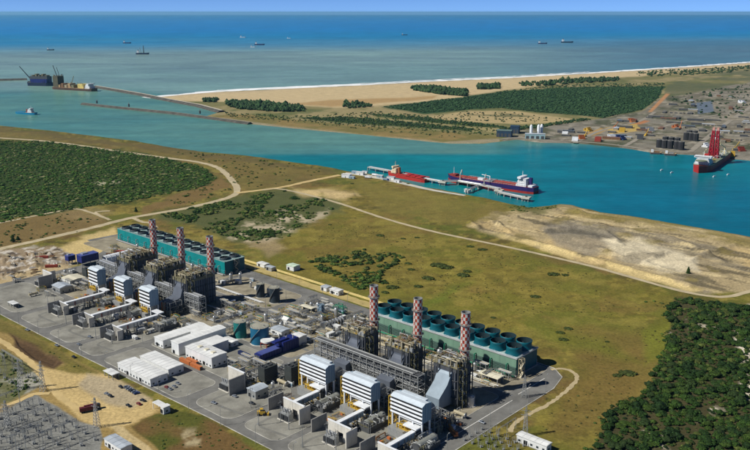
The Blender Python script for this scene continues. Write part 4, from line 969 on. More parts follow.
# wide concrete wall (steam unit)
for (u0, v0, lab) in ((-434, 327, 'wide concrete wall with shade-toned side wing behind the gravel plot'), (-742, 347, 'concrete wall with pale arch at the left end of left row')):
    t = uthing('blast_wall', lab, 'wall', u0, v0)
    MB().box(0, 17.6, -.4, .4, 0, 12).build('front_wall', concrete, t); MB().box(17, 17.8, -13.5, -.4, 0, 11.5).build('side_wing', concrete_d, t); MB().box(-.1, 17.7, -.6, .6, 12, 12.4).build('coping', white, t)  # side wing in darker concrete, its shade painted into the colour
    MB().box(8, 8.6, .4, 8, 0, 11.5).build('rear_wing', concrete, t)
    clutter(t, 1, 16, -10, -1, .1, 10, 4, int(-u0), (steel, silver, steel_d)); clutter(t, 1, 20, 1, 16, .1, 26, 7, int(-u0) + 1, (steel, beige, olive), ('rear_pipework', 'rear_cabinet', 'rear_rail'))
for i, (u, v) in enumerate([(-425.5, 318.5), (-733, 339)]):
    place('tr', trf0, u, v, 'grey transformer before the %s' % ('wide concrete wall with shade-toned side wing', 'concrete wall with pale arch')[i])
# dark cooler banks behind
def cooler(label, u, v, L, D, h):
    t = uthing('cooler_bank', label, 'cooler', u, v)
    MB().box(0, L, 0, D, 2.5, h).build('housing', M('cooler_dark', (58, 62, 60), .7, 0, .25, .3), t)
    for x in (.4, L - .4):
        for y in (.4, D - .4): MB().bar((x, y, 0), (x, y, h + 1), .5).build('leg', steel_d, t)
    lv = MB().box(L, L + .2, .3, D - .3, 0, .5).build('louvre', steel_d, t); lv.location = (0, 0, 3)
    for k in range(1, int((h - 3) / 1.2)): inst(lv, 'louvre', t, (0, 0, 3 + k * 1.2))
    for k in range(max(1, int(D / 5))): MB().lathe([(1.9, h), (1.9, h + .8), (1.6, h + .8), (1.6, h + .1)], L / 2, 2.5 + k * 5, 16).build('fan_ring', steel_d, t)
cooler('dark cooler bank, left of the two behind the grey shed', -418, 340, 7, 12, 12); cooler('dark cooler bank, right of the two behind the grey shed', -404, 352, 7, 12, 13)
cooler('dark cooler bank behind the left grey shed', -722, 376, 8, 12, 11)
# ---- small process equipment: templates then individual copies
def skid_a():
    t = thing('pump_skid', 'x', 'pump skid'); MB().box(-3, 3, -1.5, 1.5, 0, .4).build('base', steel, t); MB().cyl((-2.4, 0, 1.6), (2.2, 0, 1.6), .9, .9, 10).build('vessel', silver, t); MB().box(1, 2.6, -1.2, -.4, .4, 2).build('panel', bluegrey, t)
    MB().pipe([(-2, 1, .4), (-2, 1, 2.6), (2, 1, 2.6), (2, 1, .4)], .2).build('pipe_loop', steel, t); return t
def skid_b():
    t = thing('vertical_vessel', 'x', 'vessel'); MB().lathe([(1.1, 1.2), (1.3, 1.6), (1.3, 6), (1.0, 6.8), (.01, 7.2)], n=14).build('shell', silver, t, True)
    for a in (0, 2.1, 4.2): MB().bar((math.cos(a), math.sin(a), 0), (math.cos(a), math.sin(a), 1.6), .25).build('leg', steel, t)
    MB().pipe([(0, 0, 7), (0, 0, 8), (2, 0, 8), (2, 0, 0)], .2).build('pipe', steel, t); MB().box(-1.8, 1.8, -1.8, -1.3, 5.2, 5.35).build('platform', olive, t); return t
def skid_c():
    t = thing('valve_station', 'x', 'valve station'); 
    for k in range(4): MB().pipe([(-3, -1.5 + k, .2), (-3, -1.5 + k, 1.8 + .3 * k), (3, -1.5 + k, 1.8 + .3 * k), (3, -1.5 + k, .2)], .22).build('pipe', (steel, beige, silver, green_p)[k], t)
    r = MB(); frame(r, (-3.4, 3.4), (-2, 2), (1.1, 3.4), .16, False); r.build('guard_rail', yellow, t); return t
def skid_d():
    t = thing('equipment_cabin', 'x', 'cabin'); MB().box(-3, 3, -1.4, 1.4, .3, 3.1).build('wall', wallw, t); MB().box(-3.2, 3.2, -1.6, 1.6, 3.1, 3.3).build('roof', roofw, t); MB().box(-.5, .5, -1.5, -1.4, .3, 2.4).build('door', steel_d, t); MB().box(1.4, 2.6, -1.8, -1.4, 1.2, 2.2).build('cooling_unit', steel, t); return t
def skid_e():
    t = thing('pipe_bridge', 'x', 'pipe bridge'); f = MB(); frame(f, (-4, 0, 4), (-1.5, 1.5), (3, 5.5), .25); f.build('frame', steel, t)
    for k in range(3): MB().cyl((-5, -1 + k, 5.9), (5, -1 + k, 5.9), .28, .28, 7).build('pipe', (silver, beige, steel)[k], t)
    return t
def skid_f():
    t = thing('heat_exchanger', 'x', 'heat exchanger'); MB().cyl((-4, 0, 2.4), (4, 0, 2.4), 1.1, 1.1, 12).build('shell', beige, t); MB().cyl((4, 0, 2.4), (4.5, 0, 2.4), 1.35, 1.35, 12).build('flange', steel, t)
    for x in (-2.5, 2.5): MB().box(x - .3, x + .3, -.9, .9, 0, 1.6).build('saddle', concrete, t)
    MB().pipe([(-2, 0, 3.4), (-2, 0, 4.6), (-2, 3, 4.6), (-2, 3, 0)], .25).build('pipe', steel, t); return t
KINDS = [('pump skid', 'silver horizontal vessel pump skid', skid_a()), ('vessel', 'slim silver upright vessel', skid_b()), ('valve station', 'yellow railed valve station', skid_c()),
         ('cabin', 'small white equipment cabin', skid_d()), ('pipe bridge', 'grey steel pipe bridge', skid_e()), ('heat exchanger', 'beige horizontal heat exchanger', skid_f())]
eq_used = set()
def scatter_eq(zone, rects, n, seed, weights=(3, 2, 4, 1, 4, 2), mind=6.5, avoid=()):
    r = random.Random(seed); pts = []; tries = 0
    while len(pts) < n and tries < 4000:
        tries += 1; u0, u1, v0, v1 = r.choice(rects); u, v = r.uniform(u0, u1), r.uniform(v0, v1)
        if all(math.hypot(u - a, v - b) > mind for a, b in pts) and all(not (a - 4 < u < b + 4 and c - 3 < v < d + 3) for a, b, c, d in avoid): pts.append((u, v))
    items = [(topx(*W(u, v))[0], u, v, r.choices(range(6), weights)[0], r.choice((0, 0, math.pi / 2)), r.uniform(.8, 1.25)) for u, v in pts]
    for k in range(6):
        row = sorted(i for i in items if i[3] == k)
        for q, (_, u, v, _, rz, sc) in enumerate(row):
            cat, look, proto = KINDS[k]
            lab = '%s %s, %s from the left' % (look, zone, ORD[q]) if len(row) > 1 else '%s %s' % (look, zone)
            x, y = W(u, v)
            if k not in eq_used: eq_used.add(k); o = proto; o.location = (x, y, .12); o.rotation_euler = (0, 0, ROT + rz); o['label'] = lab; o.scale = (sc,) * 3; o['group'] = cat + 's in the plant yards'
            else: o = dup(proto, (x, y, .12), ROT + rz, lab, scale=sc)
TK = [(-500,-464,378,398),(-452,-438,360,408),(-470,-460,360,398)]
scatter_eq('in the pipe yard behind the tanks', [(-512,-436,402,484)], 80, 1, mind=4.8, avoid=TK + [(-482,-440,398,412)])
scatter_eq('beside the teal and blue tanks', [(-512,-456,348,400),(-458,-434,340,362)], 16, 2, avoid=TK + [(-530,-458,326,376)])
scatter_eq('between the left boilers and mid road', [(-566,-530,386,432)], 24, 3, mind=4.8)
scatter_eq('before the right end of long tower', [(-622,-566,444,470),(-612,-540,462,484)], 12, 4, weights=(3, 1, 1, 4, 1, 1))
scatter_eq('under the long cooling tower wall', [(-800,-640,446,468)], 14, 5)
scatter_eq('before the sage cooling tower', [(-420,-292,441,462)], 30, 6, mind=5)
scatter_eq('between the right boilers', [(-366,-353,394,430),(-325,-313,394,430),(-420,-396,404,432)], 16, 7, weights=(2, 2, 2, 0, 3, 3), mind=5)
scatter_eq('beside the right road', [(-289,-276,352,402)], 6, 8, weights=(2, 0, 2, 2, 1, 2))
scatter_eq('between the left boilers', [(-655,-640,386,430),(-610,-596,386,430)], 12, 9, weights=(2, 2, 2, 0, 3, 3), mind=5)
scatter_eq('left of the left filter houses', [(-752,-690,352,384)], 24, 10, mind=5.4)
scatter_eq('behind the grey shed', [(-428,-392,332,384)], 24, 11, mind=5, weights=(2, 2, 2, 1, 4, 3))
scatter_eq('on the left front plots', [(-748,-690,318,336),(-655,-640,324,350),(-612,-596,324,350),(-566,-548,324,350)], 12, 12, weights=(3, 0, 2, 3, 1, 1))
scatter_eq('near the left pipe rack end', [(-575,-542,334,378)], 10, 13)
# grey air coolers with white ducts in the pipe yard, and blue green steelwork beside
t = uthing('duct_bank', 'bank of six pale bent ducts on grey box in the pipe yard', 'ducts', *UV(322, 328))
MB().box(0, 5, 0, 20, 0, 4).build('plenum', steel_d, t)
for k in range(6): MB().pipe([(4.5, 1.5 + k * 3.3, 4), (4.5, 1.5 + k * 3.3, 6.6), (7, 1.5 + k * 3.3, 4.6), (7, 1.5 + k * 3.3, 0)], .7, 8).build('duct', silver, t)
t = uthing('steel_tower', 'blue grey narrow steel tower beside the bank of ducts', 'tower', *UV(318, 316)); f = MB(); frame(f, (0, 4), (0, 4), (3.5, 7, 10.5), .4); f.build('frame', bluegrey, t); MB().box(.5, 3.5, .5, 3.5, 4, 10).build('core', M('slate_panel', (96, 118, 138), .6, 0, .2, .3), t)
t = uthing('green_steelwork', 'green painted pipe support steelwork in the pipe yard', 'steelwork', *UV(333, 314)); f = MB(); frame(f, (0, 6, 12), (0, 5), (4, 7.5), .4); f.build('frame', green_p, t); MB().box(.5, 11.5, .5, 4.5, 4.2, 5.2).build('tray', bluegrey, t); clutter(t, 0, 12, 0, 5, 7.6, 12, 2, 5, (green_p, steel, green_p))
# crane, yellow machine, orange boom
t = uthing('mobile_crane', 'orange mobile crane with lowered boom right of the rightmost turbine', 'crane', *UV(453, 434), rz=math.pi * .83)
MB().box(-5, 5, -1.4, 1.4, .9, 2.1).build('chassis', orangep, t); MB().box(-4.8, -2.6, -1.3, .2, 2.1, 3.6).build('cab', orangep, t); MB().bar((-2, .5, 3.2), (13, .5, 5.2), 1.1).build('boom', M('boom_orange', (196, 128, 66), .6, 0, .2, .4), t)
for x in (-3.6, -1.4, 1.4, 3.6):
    for y in (-1.3, 1.3): MB().cyl((x, y - .2, .65), (x, y + .2, .65), .65, .65, 12).build('wheel', dark, t)
t = uthing('yellow_loader', 'bright yellow loader parked left of the leftmost pale blast wall', 'loader', *UV(262, 415), rz=.8)
MB().box(-3, 2, -1.3, 1.3, 1, 3).build('body', yellow, t); MB().box(-1.2, .8, -1.1, 1.1, 3, 4.6).build('cab', yellow, t); MB().box(-.9, .85, -1.15, 1.15, 3.3, 4.2).build('window', glass, t); MB().prism_x([(-1.8, .2), (1.8, .2), (1.8, 1.6), (-1.8, 1.6)], 3.4, 4.4).build('bucket', yellow, t); MB().bar((1.5, 0, 2.4), (3.6, 0, 1), .5).build('arm', yellow, t)
for x in (-1.9, 1.5):
    for y in (-1.5, 1.5): MB().cyl((x, y - .3, .95), (x, y + .3, .95), .95, .95, 14).build('wheel', dark, t)
t = uthing('pallet_stack', 'orange pallet of pipes beside the crane', 'pallet', *UV(457, 424)); MB().box(-3, 3, -1, 1, 0, .4).build('pallet', brown, t)
for k in range(4): MB().cyl((-3.4, -.75 + k * .5, .7), (3.4, -.75 + k * .5, .7), .25, .25, 8).build('pipe', orangep, t)
# ---- cars and trucks
def car():
    t = thing('parked_car', 'x', 'car', group='vehicles on the site')
    MB().prism_x([(-.85, .35), (.85, .35), (.9, .8), (.8, .95), (-.8, .95), (-.9, .8)], -2.1, 2.1).build('body', M('car_white', (216, 218, 220), .3, 0, .05, .5), t)
    MB().add([(-1.5,-.75,.95),(1.0,-.75,.95),(1.0,.75,.95),(-1.5,.75,.95),(-1.0,-.6,1.48),(.4,-.6,1.48),(.4,.6,1.48),(-1.0,.6,1.48)], [(0,1,5,4),(1,2,6,5),(2,3,7,6),(3,0,4,7)]).build('window', glass, t)
    MB().box(-1.02, .42, -.62, .62, 1.46, 1.52).build('roof', M('car_white', ()), t)
    for x in (-1.3, 1.3):
        for y in (-.8, .8): MB().cyl((x, y - .12, .34), (x, y + .12, .34), .34, .34, 10).build('wheel', dark, t)
    return t
car0 = car(); cm = [MATS['car_white'], M('car_dark', (40, 42, 48), .3, 0, .05, .5), M('car_red', (120, 36, 36), .3, 0, .05, .5), M('car_silver', (150, 156, 164), .3, .4, .05, .5), M('car_blue', (46, 62, 110), .3, 0, .05, .5)]
CARS = [(126.5,387.5,3,'silver car, leftmost of the slanted parking row'),(128.5,389,0,'white car second from left in the slanted parking row'),(130.5,390.2,3,'silver car third from left in the slanted parking row'),(132.6,391.4,1,'dark car fourth from left in the slanted parking row'),
 (134.6,392.5,0,'white car fifth from left in the slanted parking row'),(136.7,393.8,4,'blue car, rightmost of the slanted parking row'),(107,394.5,0,'white car alone on the sand lot'),(110.5,396.5,1,'dark car beside the white car on the sand lot'),
 (128.5,406.2,1,'dark car alone low on the sand lot'),(139,404.5,2,'red car left of the gatehouse'),(143,401,1,'dark car above the gatehouse canopy'),(167,388,2,'red car on the plot between office and gatehouse'),(170,389.5,0,'white car beside the red car near the office'),
 (174.5,387,3,'silver car right of the white car near the office'),(178,384,0,'white car near the road bend by offices'),(121,387.5,1,'dark car beside the entrance canopy'),(79,345,0,'white car on the front road below the blast walls'),(27.5,330.5,0,'white car on the front road at far left'),(57,346,0,'white car on the front road left of centre'),
 (214,403.5,0,'white car on the front road past the gatehouse'),(90,337.5,0,'white pickup on the left front plot'),(482,423,0,'white car on the right perimeter road'),(74,357.5,1,'dark car stopped at the verge by the front road'),(235,397,0,'white van car behind the concrete wall plot'),(252,404,1,'dark car before the grey shed')]
for i, (x, y, c, lab) in enumerate(CARS):
    X_, Y_ = G(x, y); o = car0 if i == 0 else dup(car0); o.location = (X_, Y_, .22 if i in (20, 23, 24) else .12); o['label'] = lab
    o.rotation_euler = (0, 0, ROT + (1.35 if i < 6 else random.Random(i).choice((0, math.pi, .2))))
    for ch in o.children:
        if ch.name.startswith(('body', 'roof')): 
            if c: ch.data = ch.data.copy(); ch.data.materials[0] = cm[c]
def truck(label, x, y, rz, cabm, boxm):
    X_, Y_ = G(x, y); t = thing('parked_truck', label, 'truck', (X_, Y_, .1), rz)
    MB().box(-5, 5, -1.1, 1.1, .8, 1.2).build('chassis', steel_d, t); MB().box(3, 5, -1.2, 1.2, 1.2, 3.2).build('cab', cabm, t); MB().box(5, 5.06, -1, 1, 2.1, 3).build('windscreen', glass, t); MB().box(-5, 2.6, -1.25, 1.25, 1.2, 3.6).build('cargo_box', boxm, t)
    for x_ in (-3.8, -2.4, 3.8):
        for y_ in (-1.05, 1.05): MB().cyl((x_, y_ - .2, .55), (x_, y_ + .2, .55), .55, .55, 10).build('wheel', dark, t)
truck('dark red truck parked low on the sandy lot', 88, 411.5, .5, M('car_red', ()), M('maroon_box', (92, 40, 44), .6, 0, .2, .4))
truck('dark maroon truck beside the dark red truck on the lot', 92.5, 409.5, .5, M('car_dark', ()), M('maroon_box', ()))
truck('white truck on the quay by the channel, left', 349, 176.5, -.4, white, white); truck('white truck on the quay by the channel, middle', 368, 178.3, -.4, white, white); truck('blue truck on the quay by the channel', 386, 180.6, -.5, M('car_blue', ()), bluegrey); truck('white truck at the quay trestle foot', 375, 176, -.5, white, white)
# ---- substations
def gantry():
    t = thing('steel_gantry', 'x', 'gantry', group='substation gantries'); 
    for y in (0, 16, 32):
        f = MB()
        for s in (-.7, .7): f.bar((s, y, 0), (s * .35, y, 13), .16)
        for k in range(5): f.bar((-.7 + k * .08, y, k * 2.6), (.7 - (k + 1) * .08, y, (k + 1) * 2.6), .1)
        f.build('post', steel, t)
    b = MB()
    for z in (12, 13): b.bar((0, 0, z), (0, 32, z), .22)
    for k in range(16): b.bar((0, k * 2, 12 + k % 2), (0, k * 2 + 2, 13 - k % 2), .12)
    b.build('beam', steel, t)
    for k in range(6):
        i = MB(); y = 3 + k * 5.2; i.cyl((0, y, 12), (0, y, 9.5), .14, .14, 6)
        for q in range(4): i.cyl((0, y, 11.6 - q * .6), (0, y, 11.45 - q * .6), .32, .32, 8)
        i.build('insulator', steel_d, t)
    return t
def breaker():
    t = thing('circuit_breaker', 'x', 'breaker', group='switchyard breakers')
    MB().box(-.8, .8, -.5, .5, 0, 1.6).build('cabinet', steel, t)
    for y in (-1.8, 0, 1.8):
        p = MB().cyl((0, y, 1.2), (0, y, 5.2), .14, .12, 8)
        for q in range(4): p.cyl((0, y, 2.2 + q * .7), (0, y, 2.4 + q * .7), .26, .26, 8)
        p.build('pole', steel, t)
    MB().bar((0, -2, 1.3), (0, 2, 1.3), .3).build('crossbar', steel, t); return t
g0 = gantry(); b0 = breaker(); gi = 0; bi = 0
gl = [(-560 + 22 * k, 184 + (k % 2) * 0) for k in range(0, 6)]
GN = [(8, 414), (22, 424), (38, 432), (52, 440), (-8, 432), (10, 446), (30, 452), (66, 446)]
for k, (x, y) in enumerate(GN):
    u_, v_ = UV(x, y); X_, Y_ = W(u_ - 4, v_ - 22); o = g0 if gi == 0 else dup(g0); gi += 1; o.location = (X_, Y_, 0); o.rotation_euler = (0, 0, ROT); o['label'] = 'lattice gantry in the lower left substation, %s from the left' % ORD[sorted(q[0] for q in GN).index(x)]
for k, (x, y) in enumerate([(6, 372), (24, 378)]):
    X_, Y_ = G(x, y); o = dup(g0, (X_, Y_, 0), ROT + math.pi / 2, 'lattice gantry in the small overgrown switchyard, %s one' % ('left', 'right')[k])
for k, (x, y) in enumerate([(478, 447), (498, 440)]):
    X_, Y_ = G(x, y); o = dup(g0, (X_, Y_, 0), ROT, 'lattice gantry in the lower right substation, %s one' % ('left', 'right')[k], scale=.6)
bp = []
for i in range(9):
    for j in range(6):
        u, v = UV(24, 430); u, v = u - 48 + i * 11.5, v - 22 + j * 9.0; x, y = topx(*W(u, v))
        if -15 < x < 98 and y < 470 and sdist(np.array([x]), np.array([y]), [(-40,424),(0,413),(34,399),(72,422),(98,430),(102,475),(-40,475)])[0] > 0: bp.append((x, u, v, 'lower left substation'))
for i in range(6):
    for j in range(4):
        u, v = UV(498, 442); u, v = u - 16 + i * 6, v - 12 + j * 6.0; bp.append((topx(*W(u, v))[0], u, v, 'lower right substation'))
for i in range(4):
    for j in range(2): u, v = UV(16, 378); u, v = u - 14 + i * 10, v - 6 + j * 12; bp.append((topx(*W(u, v))[0], u, v, 'small overgrown switchyard'))
bp.sort(); cnt = {}
for x, u, v, zn in bp:
    k = cnt.get(zn, 0); cnt[zn] = k + 1; X_, Y_ = W(u, v); o = b0 if bi == 0 else dup(b0); bi += 1
    o.location = (X_, Y_, 0); o.rotation_euler = (0, 0, ROT + (math.pi / 2 if k % 2 else 0)); o['label'] = 'three pole breaker in the %s, %s from the left' % (zn, ORD[k])
    if zn == 'lower right substation': o.scale = (.8,) * 3
def wires(label, pts, sag=1.5):
    mb = MB()
    for a, b in zip(pts, pts[1:]):
        a, b = Vector(a), Vector(b); pr = [a.lerp(b, k / 8) - Vector((0, 0, sag * 4 * (k / 8) * (1 - k / 8))) for k in range(9)]
        mb.path(pr, .12)
    tag(mb.build('power_line', steel_d), label, 'power line')
for k in range(3):
    wires('%s overhead conductor above the lower left substation' % ('nearest', 'middle', 'farthest')[k], [(*W(UV(-20 , 432)[0], UV(24, 430)[1] - 14 + k * 12), 11), (*W(UV(24, 430)[0], UV(24, 430)[1] - 14 + k * 12), 11), (*W(UV(70, 446)[0], UV(24, 430)[1] - 14 + k * 12), 11)])
def pylon(label, x, y, h):
    X_, Y_ = G(x, y); t = thing('lattice_pylon', label, 'pylon', (X_, Y_, 0), ROT + .4, 'lattice masts')
    for sx, sy in ((-1, -1), (1, -1), (1, 1), (-1, 1)): MB().bar((sx * 1.6, sy * 1.6, 0), (sx * .35, sy * .35, h), .15).build('leg', steel, t)
    b = MB(); n = 9
    for k in range(n):
        r0, r1 = 1.6 - 1.25 * k / n, 1.6 - 1.25 * (k + 1) / n; z0, z1 = h * k / n, h * (k + 1) / n
        for (ax, ay), (bx, by) in (((-1, -1), (1, -1)), ((1, -1), (1, 1)), ((1, 1), (-1, 1)), ((-1, 1), (-1, -1))): b.bar((ax * r0, ay * r0, z0), (bx * r1, by * r1, z1), .13); b.bar((bx * r0, by * r0, z0), (ax * r1, ay * r1, z1), .13)
    b.build('bracing', steel, t)
    for z in (h * .7, h * .85): MB().bar((-3, 0, z), (3, 0, z), .25).build('crossarm', steel, t)
pylon('tall lattice mast at the corner of the sandy lot', 43, 391, 22); pylon('lattice mast in the small overgrown switchyard', 21, 389, 22); pylon('lattice mast at the lower right of the sandy lot', 97, 427, 20); pylon('lattice mast beside the lower right substation', 525, 436, 20); pylon('lattice mast on the right road before the cooling tower', 524, 397, 16); pylon('lattice mast at the left edge of the lower left substation', 8, 430, 20)
# ---- light poles
def lamp():
    t = thing('light_pole', 'x', 'light pole', group='road light poles'); MB().cyl((0, 0, 0), (0, 0, 12), .16, .1, 6).build('pole', steel, t); MB().bar((0, 0, 12), (0, 1.8, 12.4), .12).build('arm', steel, t); MB().box(-.25, .25, 1.4, 2.4, 12.3, 12.5).build('lamp_head', silver, t); return t
l0 = lamp(); li = 0
for zone, pts in (('along the front road', [(-750 + 33 * k, 278.2 + k * .5) for k in range(15)]), ('along the mid road', [(-527.3, 392 + 24 * k) for k in range(4)]), ('along the right road', [(-262.5, 352 + 22 * k) for k in range(6)]), ('along the back perimeter road', [(-600 + 30 * k, 489.5 + k) for k in range(6)]), ('between the front plots', [(-623, 320), (-576, 320), (-538.5, 325), (-434, 330), (-384, 325), (-343, 328), (-303, 330), (-672, 322)])):
    pts = sorted(pts, key=lambda p: topx(*W(*p))[0])
    for k, (u, v) in enumerate(pts):
        o = l0 if li == 0 else dup(l0); li += 1; x, y = W(u, v); o.location = (x, y, 0); o.rotation_euler = (0, 0, ROT); o['label'] = 'slim light pole %s, %s from the left' % (zone, ORD[k])

mi = 0; m0 = None
for zone, pts in (('on the left front plots', [(-664, 312), (-641, 309), (-622, 306), (-600, 309), (-575, 306), (-556, 309)]), ('on the right front plots', [(-392, 312), (-363, 312), (-352, 309), (-322, 312), (-311, 309), (-370, 300), (-330, 300)])):
    for k, (u, v) in enumerate(sorted(pts, key=lambda p: topx(*W(*p))[0])):
        if m0 is None:
            m0 = thing('lightning_mast', 'x', 'mast', group='slender line masts'); MB().cyl((0, 0, 0), (0, 0, 15), .28, .12, 7).build('pole', steel, m0); MB().bar((0, -1.6, 13.6), (0, 1.6, 13.6), .2).build('crossarm', steel, m0)
            for y in (-1.5, 0, 1.5): MB().cyl((0, y, 13.6), (0, y, 12), .16, .16, 6).build('insulator', steel_d, m0)
            o = m0
        else: o = dup(m0)
        x, y = W(u, v); o.location = (x, y, .1); o.rotation_euler = (0, 0, ROT); o['label'] = 'slender steel line mast %s, %s from the left' % (zone, ORD[k])

# ---- ground level pipe runs across the yards
def pipe_run(label, pts, n, seed):
    r = random.Random(seed); t = uthing('pipe_run', label, 'pipe run', *pts[0]); Q = [(u - pts[0][0], v - pts[0][1]) for u, v in pts]
    for k in range(n):
        o = (k - n / 2) * .9; rr = r.choice((.18, .26, .36))
        MB().pipe([(x + o, y + o, .9 + rr) for x, y in Q], rr, 6).build('pipe', r.choice((silver, white, steel, beige, silver)), t)
    for (x0, y0), (x1, y1) in zip(Q, Q[1:]):
        m = max(1, int(math.hypot(x1 - x0, y1 - y0) / 6))
        for q in range(m): f = (q + .5) / m; x, y = x0 + (x1 - x0) * f, y0 + (y1 - y0) * f; MB().box(x - n * .45, x + n * .45, y - n * .45 if abs(x1 - x0) > abs(y1 - y0) else y - .3, y + n * .45 if abs(x1 - x0) > abs(y1 - y0) else y + .3, 0, .9).build('sleeper', concrete, t) if abs(x1 - x0) < abs(y1 - y0) else MB().box(x - .3, x + .3, y - n * .45, y + n * .45, 0, .9).build('sleeper', concrete, t)
RUNS = [([(-512,408),(-440,408)],5),([(-512,432),(-436,432)],4),([(-512,452),(-440,452),(-440,482)],4),([(-512,474),(-460,474)],4),([(-500,402),(-500,482)],4),([(-474,404),(-474,480)],4),([(-446,412),(-446,478)],4),([(-570,392),(-532,392),(-532,430)],4),([(-570,412),(-534,412)],3),([(-610,448),(-540,448)],4),([(-800,452),(-640,452)],4),([(-780,462),(-650,462)],3),([(-420,446),(-290,446)],4),([(-420,458),(-295,458)],3),([(-362,396),(-362,432)],3),([(-320,396),(-320,432)],3),([(-650,384),(-650,428)],3),([(-606,384),(-606,428)],3),([(-738,348),(-738,384)],4),([(-722,362),(-690,362)],4),([(-424,334),(-424,380)],3),([(-410,376),(-392,376)],3)]
RUNS.sort(key=lambda q: topx(*W(*q[0][0]))[0])
for k, (pts, n) in enumerate(RUNS): pipe_run('low bundle of pale pipes on sleepers in the plant yards, %s from the left' % ORD[k], pts, n, k)
# ================================================================== VEGETATION
def foliage_mat(name, rgb, var=.35):
    m = attr_mat(name, .8, .15, .25, .25, 1.4, var)
    return m
leafm = foliage_mat('foliage', (60, 80, 36))
barkm = M('bark', (92, 78, 60), .9, 0, .25, 1.0)
def ico(sub):
    import bmesh
    bm = bmesh.new(); bmesh.ops.create_icosphere(bm, subdivisions=sub, radius=1.0)
    v = np.array([x.co[:] for x in bm.verts]); f = np.array([[q.index for q in p.verts] for p in bm.faces]); bm.free(); return v, f
def crown(seed, sub=1, leaves=40, flat=.72, lobes=5):
    """one crown of unit radius: lumpy lobes broken up by leaf sprays; returns verts, tris, shade"""
    r = np.random.RandomState(seed); V, F, S = [], [], []; o = 0
    iv, fi = ico(sub)
    cs = [(0, 0, .55, .62)] + [(.55 * math.cos(a), .55 * math.sin(a), r.uniform(.3, .62), r.uniform(.34, .52)) for a in np.linspace(0, 6.28, lobes, endpoint=False) + r.rand() * 6]
    for cx, cy, cz, cr in cs:
        q = iv * cr * (1 + (r.rand(len(iv), 1) - .5) * .5); q = q * [1, 1, flat] + [cx, cy, cz * flat]
        q[:, 2] = np.maximum(q[:, 2], .02); V.append(q); F.append(fi + o); o += len(q); S.append(np.full(len(q), r.uniform(.75, 1.25)))
    for k in range(leaves):
        cx, cy, cz, cr = cs[r.randint(len(cs))]; d = r.normal(size=3); d[2] = abs(d[2]) * .8; d /= np.linalg.norm(d)
        p = np.array([cx, cy, cz * flat]) + d * cr * r.uniform(.85, 1.2) * [1, 1, flat]
        t1 = np.cross(d, r.normal(size=3)); t1 /= np.linalg.norm(t1) + 1e-9; t2 = np.cross(d, t1) * .6 + d * .5; s = r.uniform(.1, .2)
        V.append(np.array([p - t1 * s, p + t1 * s, p + t2 * s * 1.6])); F.append(np.array([[0, 1, 2]]) + o); o += 3; S.append(np.full(3, r.uniform(.6, 1.5)))
    return np.concatenate(V), np.concatenate(F), np.concatenate(S)
def spray_mesh(name, pts, temps, cols, seed, kind='stuff', mat=None):
    """many crowns (x, y, radius, height factor, colour index) in one mesh"""
    r = np.random.RandomState(seed); VV, FF, CC = [], [], []; o = 0
    for (x, y, rad, hf) in pts:
        v, f, s = temps[r.randint(len(temps))]; a = r.rand() * 6.28; c_, s_ = math.cos(a), math.sin(a)
        q = np.stack([(v[:, 0] * c_ - v[:, 1] * s_) * rad + x, (v[:, 0] * s_ + v[:, 1] * c_) * rad + y, v[:, 2] * rad * hf], 1)
        base = np.array(cols[r.randint(len(cols))]) * r.uniform(.75, 1.25)
        VV.append(q); FF.append(f + o); o += len(v); CC.append(base[None, :] * s[:, None])
    ob = np_mesh(name, np.concatenate(VV), np.concatenate(FF), mat or leafm, np.concatenate(CC))
    return tag(ob, kind=kind)
def scatter(poly, n, rmin, rmax, seed, hf=(.8, 1.3), gap=None, mind=0.0):
    """points spread evenly on the ground inside a surveyed outline"""
    r = np.random.RandomState(seed); Wp = [G(*p) for p in poly]; xs = [p[0] for p in Wp]; ysx = [p[1] for p in Wp]
    X = r.uniform(min(xs), max(xs), n * 6); Y = r.uniform(min(ysx), max(ysx), n * 6)
    k = sdist(X, Y, Wp) + (fbm(X, Y, 25, 3) - .5) * 14 > 0
    if gap: k &= fbm(X, Y, gap[0], gap[2] if len(gap) > 2 else 7) > gap[1]
    X, Y = X[k][:n], Y[k][:n]
    R = r.uniform(rmin, rmax, len(X)) * (1 + (r.rand(len(X)) < .1) * .4)
    return [(x, y, q, r.uniform(*hf)) for x, y, q in zip(X, Y, R)]
DK = [srgb(*c) for c in ((38,60,22), (48,71,25), (32,52,22), (58,78,29), (46,63,29), (74,84,38))]
MD = [srgb(*c) for c in ((62,84,32), (74,92,38), (52,74,30), (90,98,48))]
FARG = [srgb(*c) for c in ((44,68,38), (52,76,44), (40,60,38), (60,80,46))]
T_near = [crown(s, 2, 110) for s in range(5)]
T_mid = [crown(s + 20, 1, 46) for s in range(6)]
T_far = [crown(s + 40, 1, 12, 1.0, 2) for s in range(5)]
thicket = [(672,297),(700,301),(724,304),(760,309),(840,318),(840,470),(585,470),(602,434),(614,408),(640,398),(656,372),(666,347),(668,322)]
pts = scatter(thicket, 2200, 1.2, 3.2, 5, (.6, 1.25), (16, .38)) + scatter(thicket, 2200, .6, 1.5, 55, (.7, 1.2), (9, .4))
pts.sort(key=lambda p: p[1])
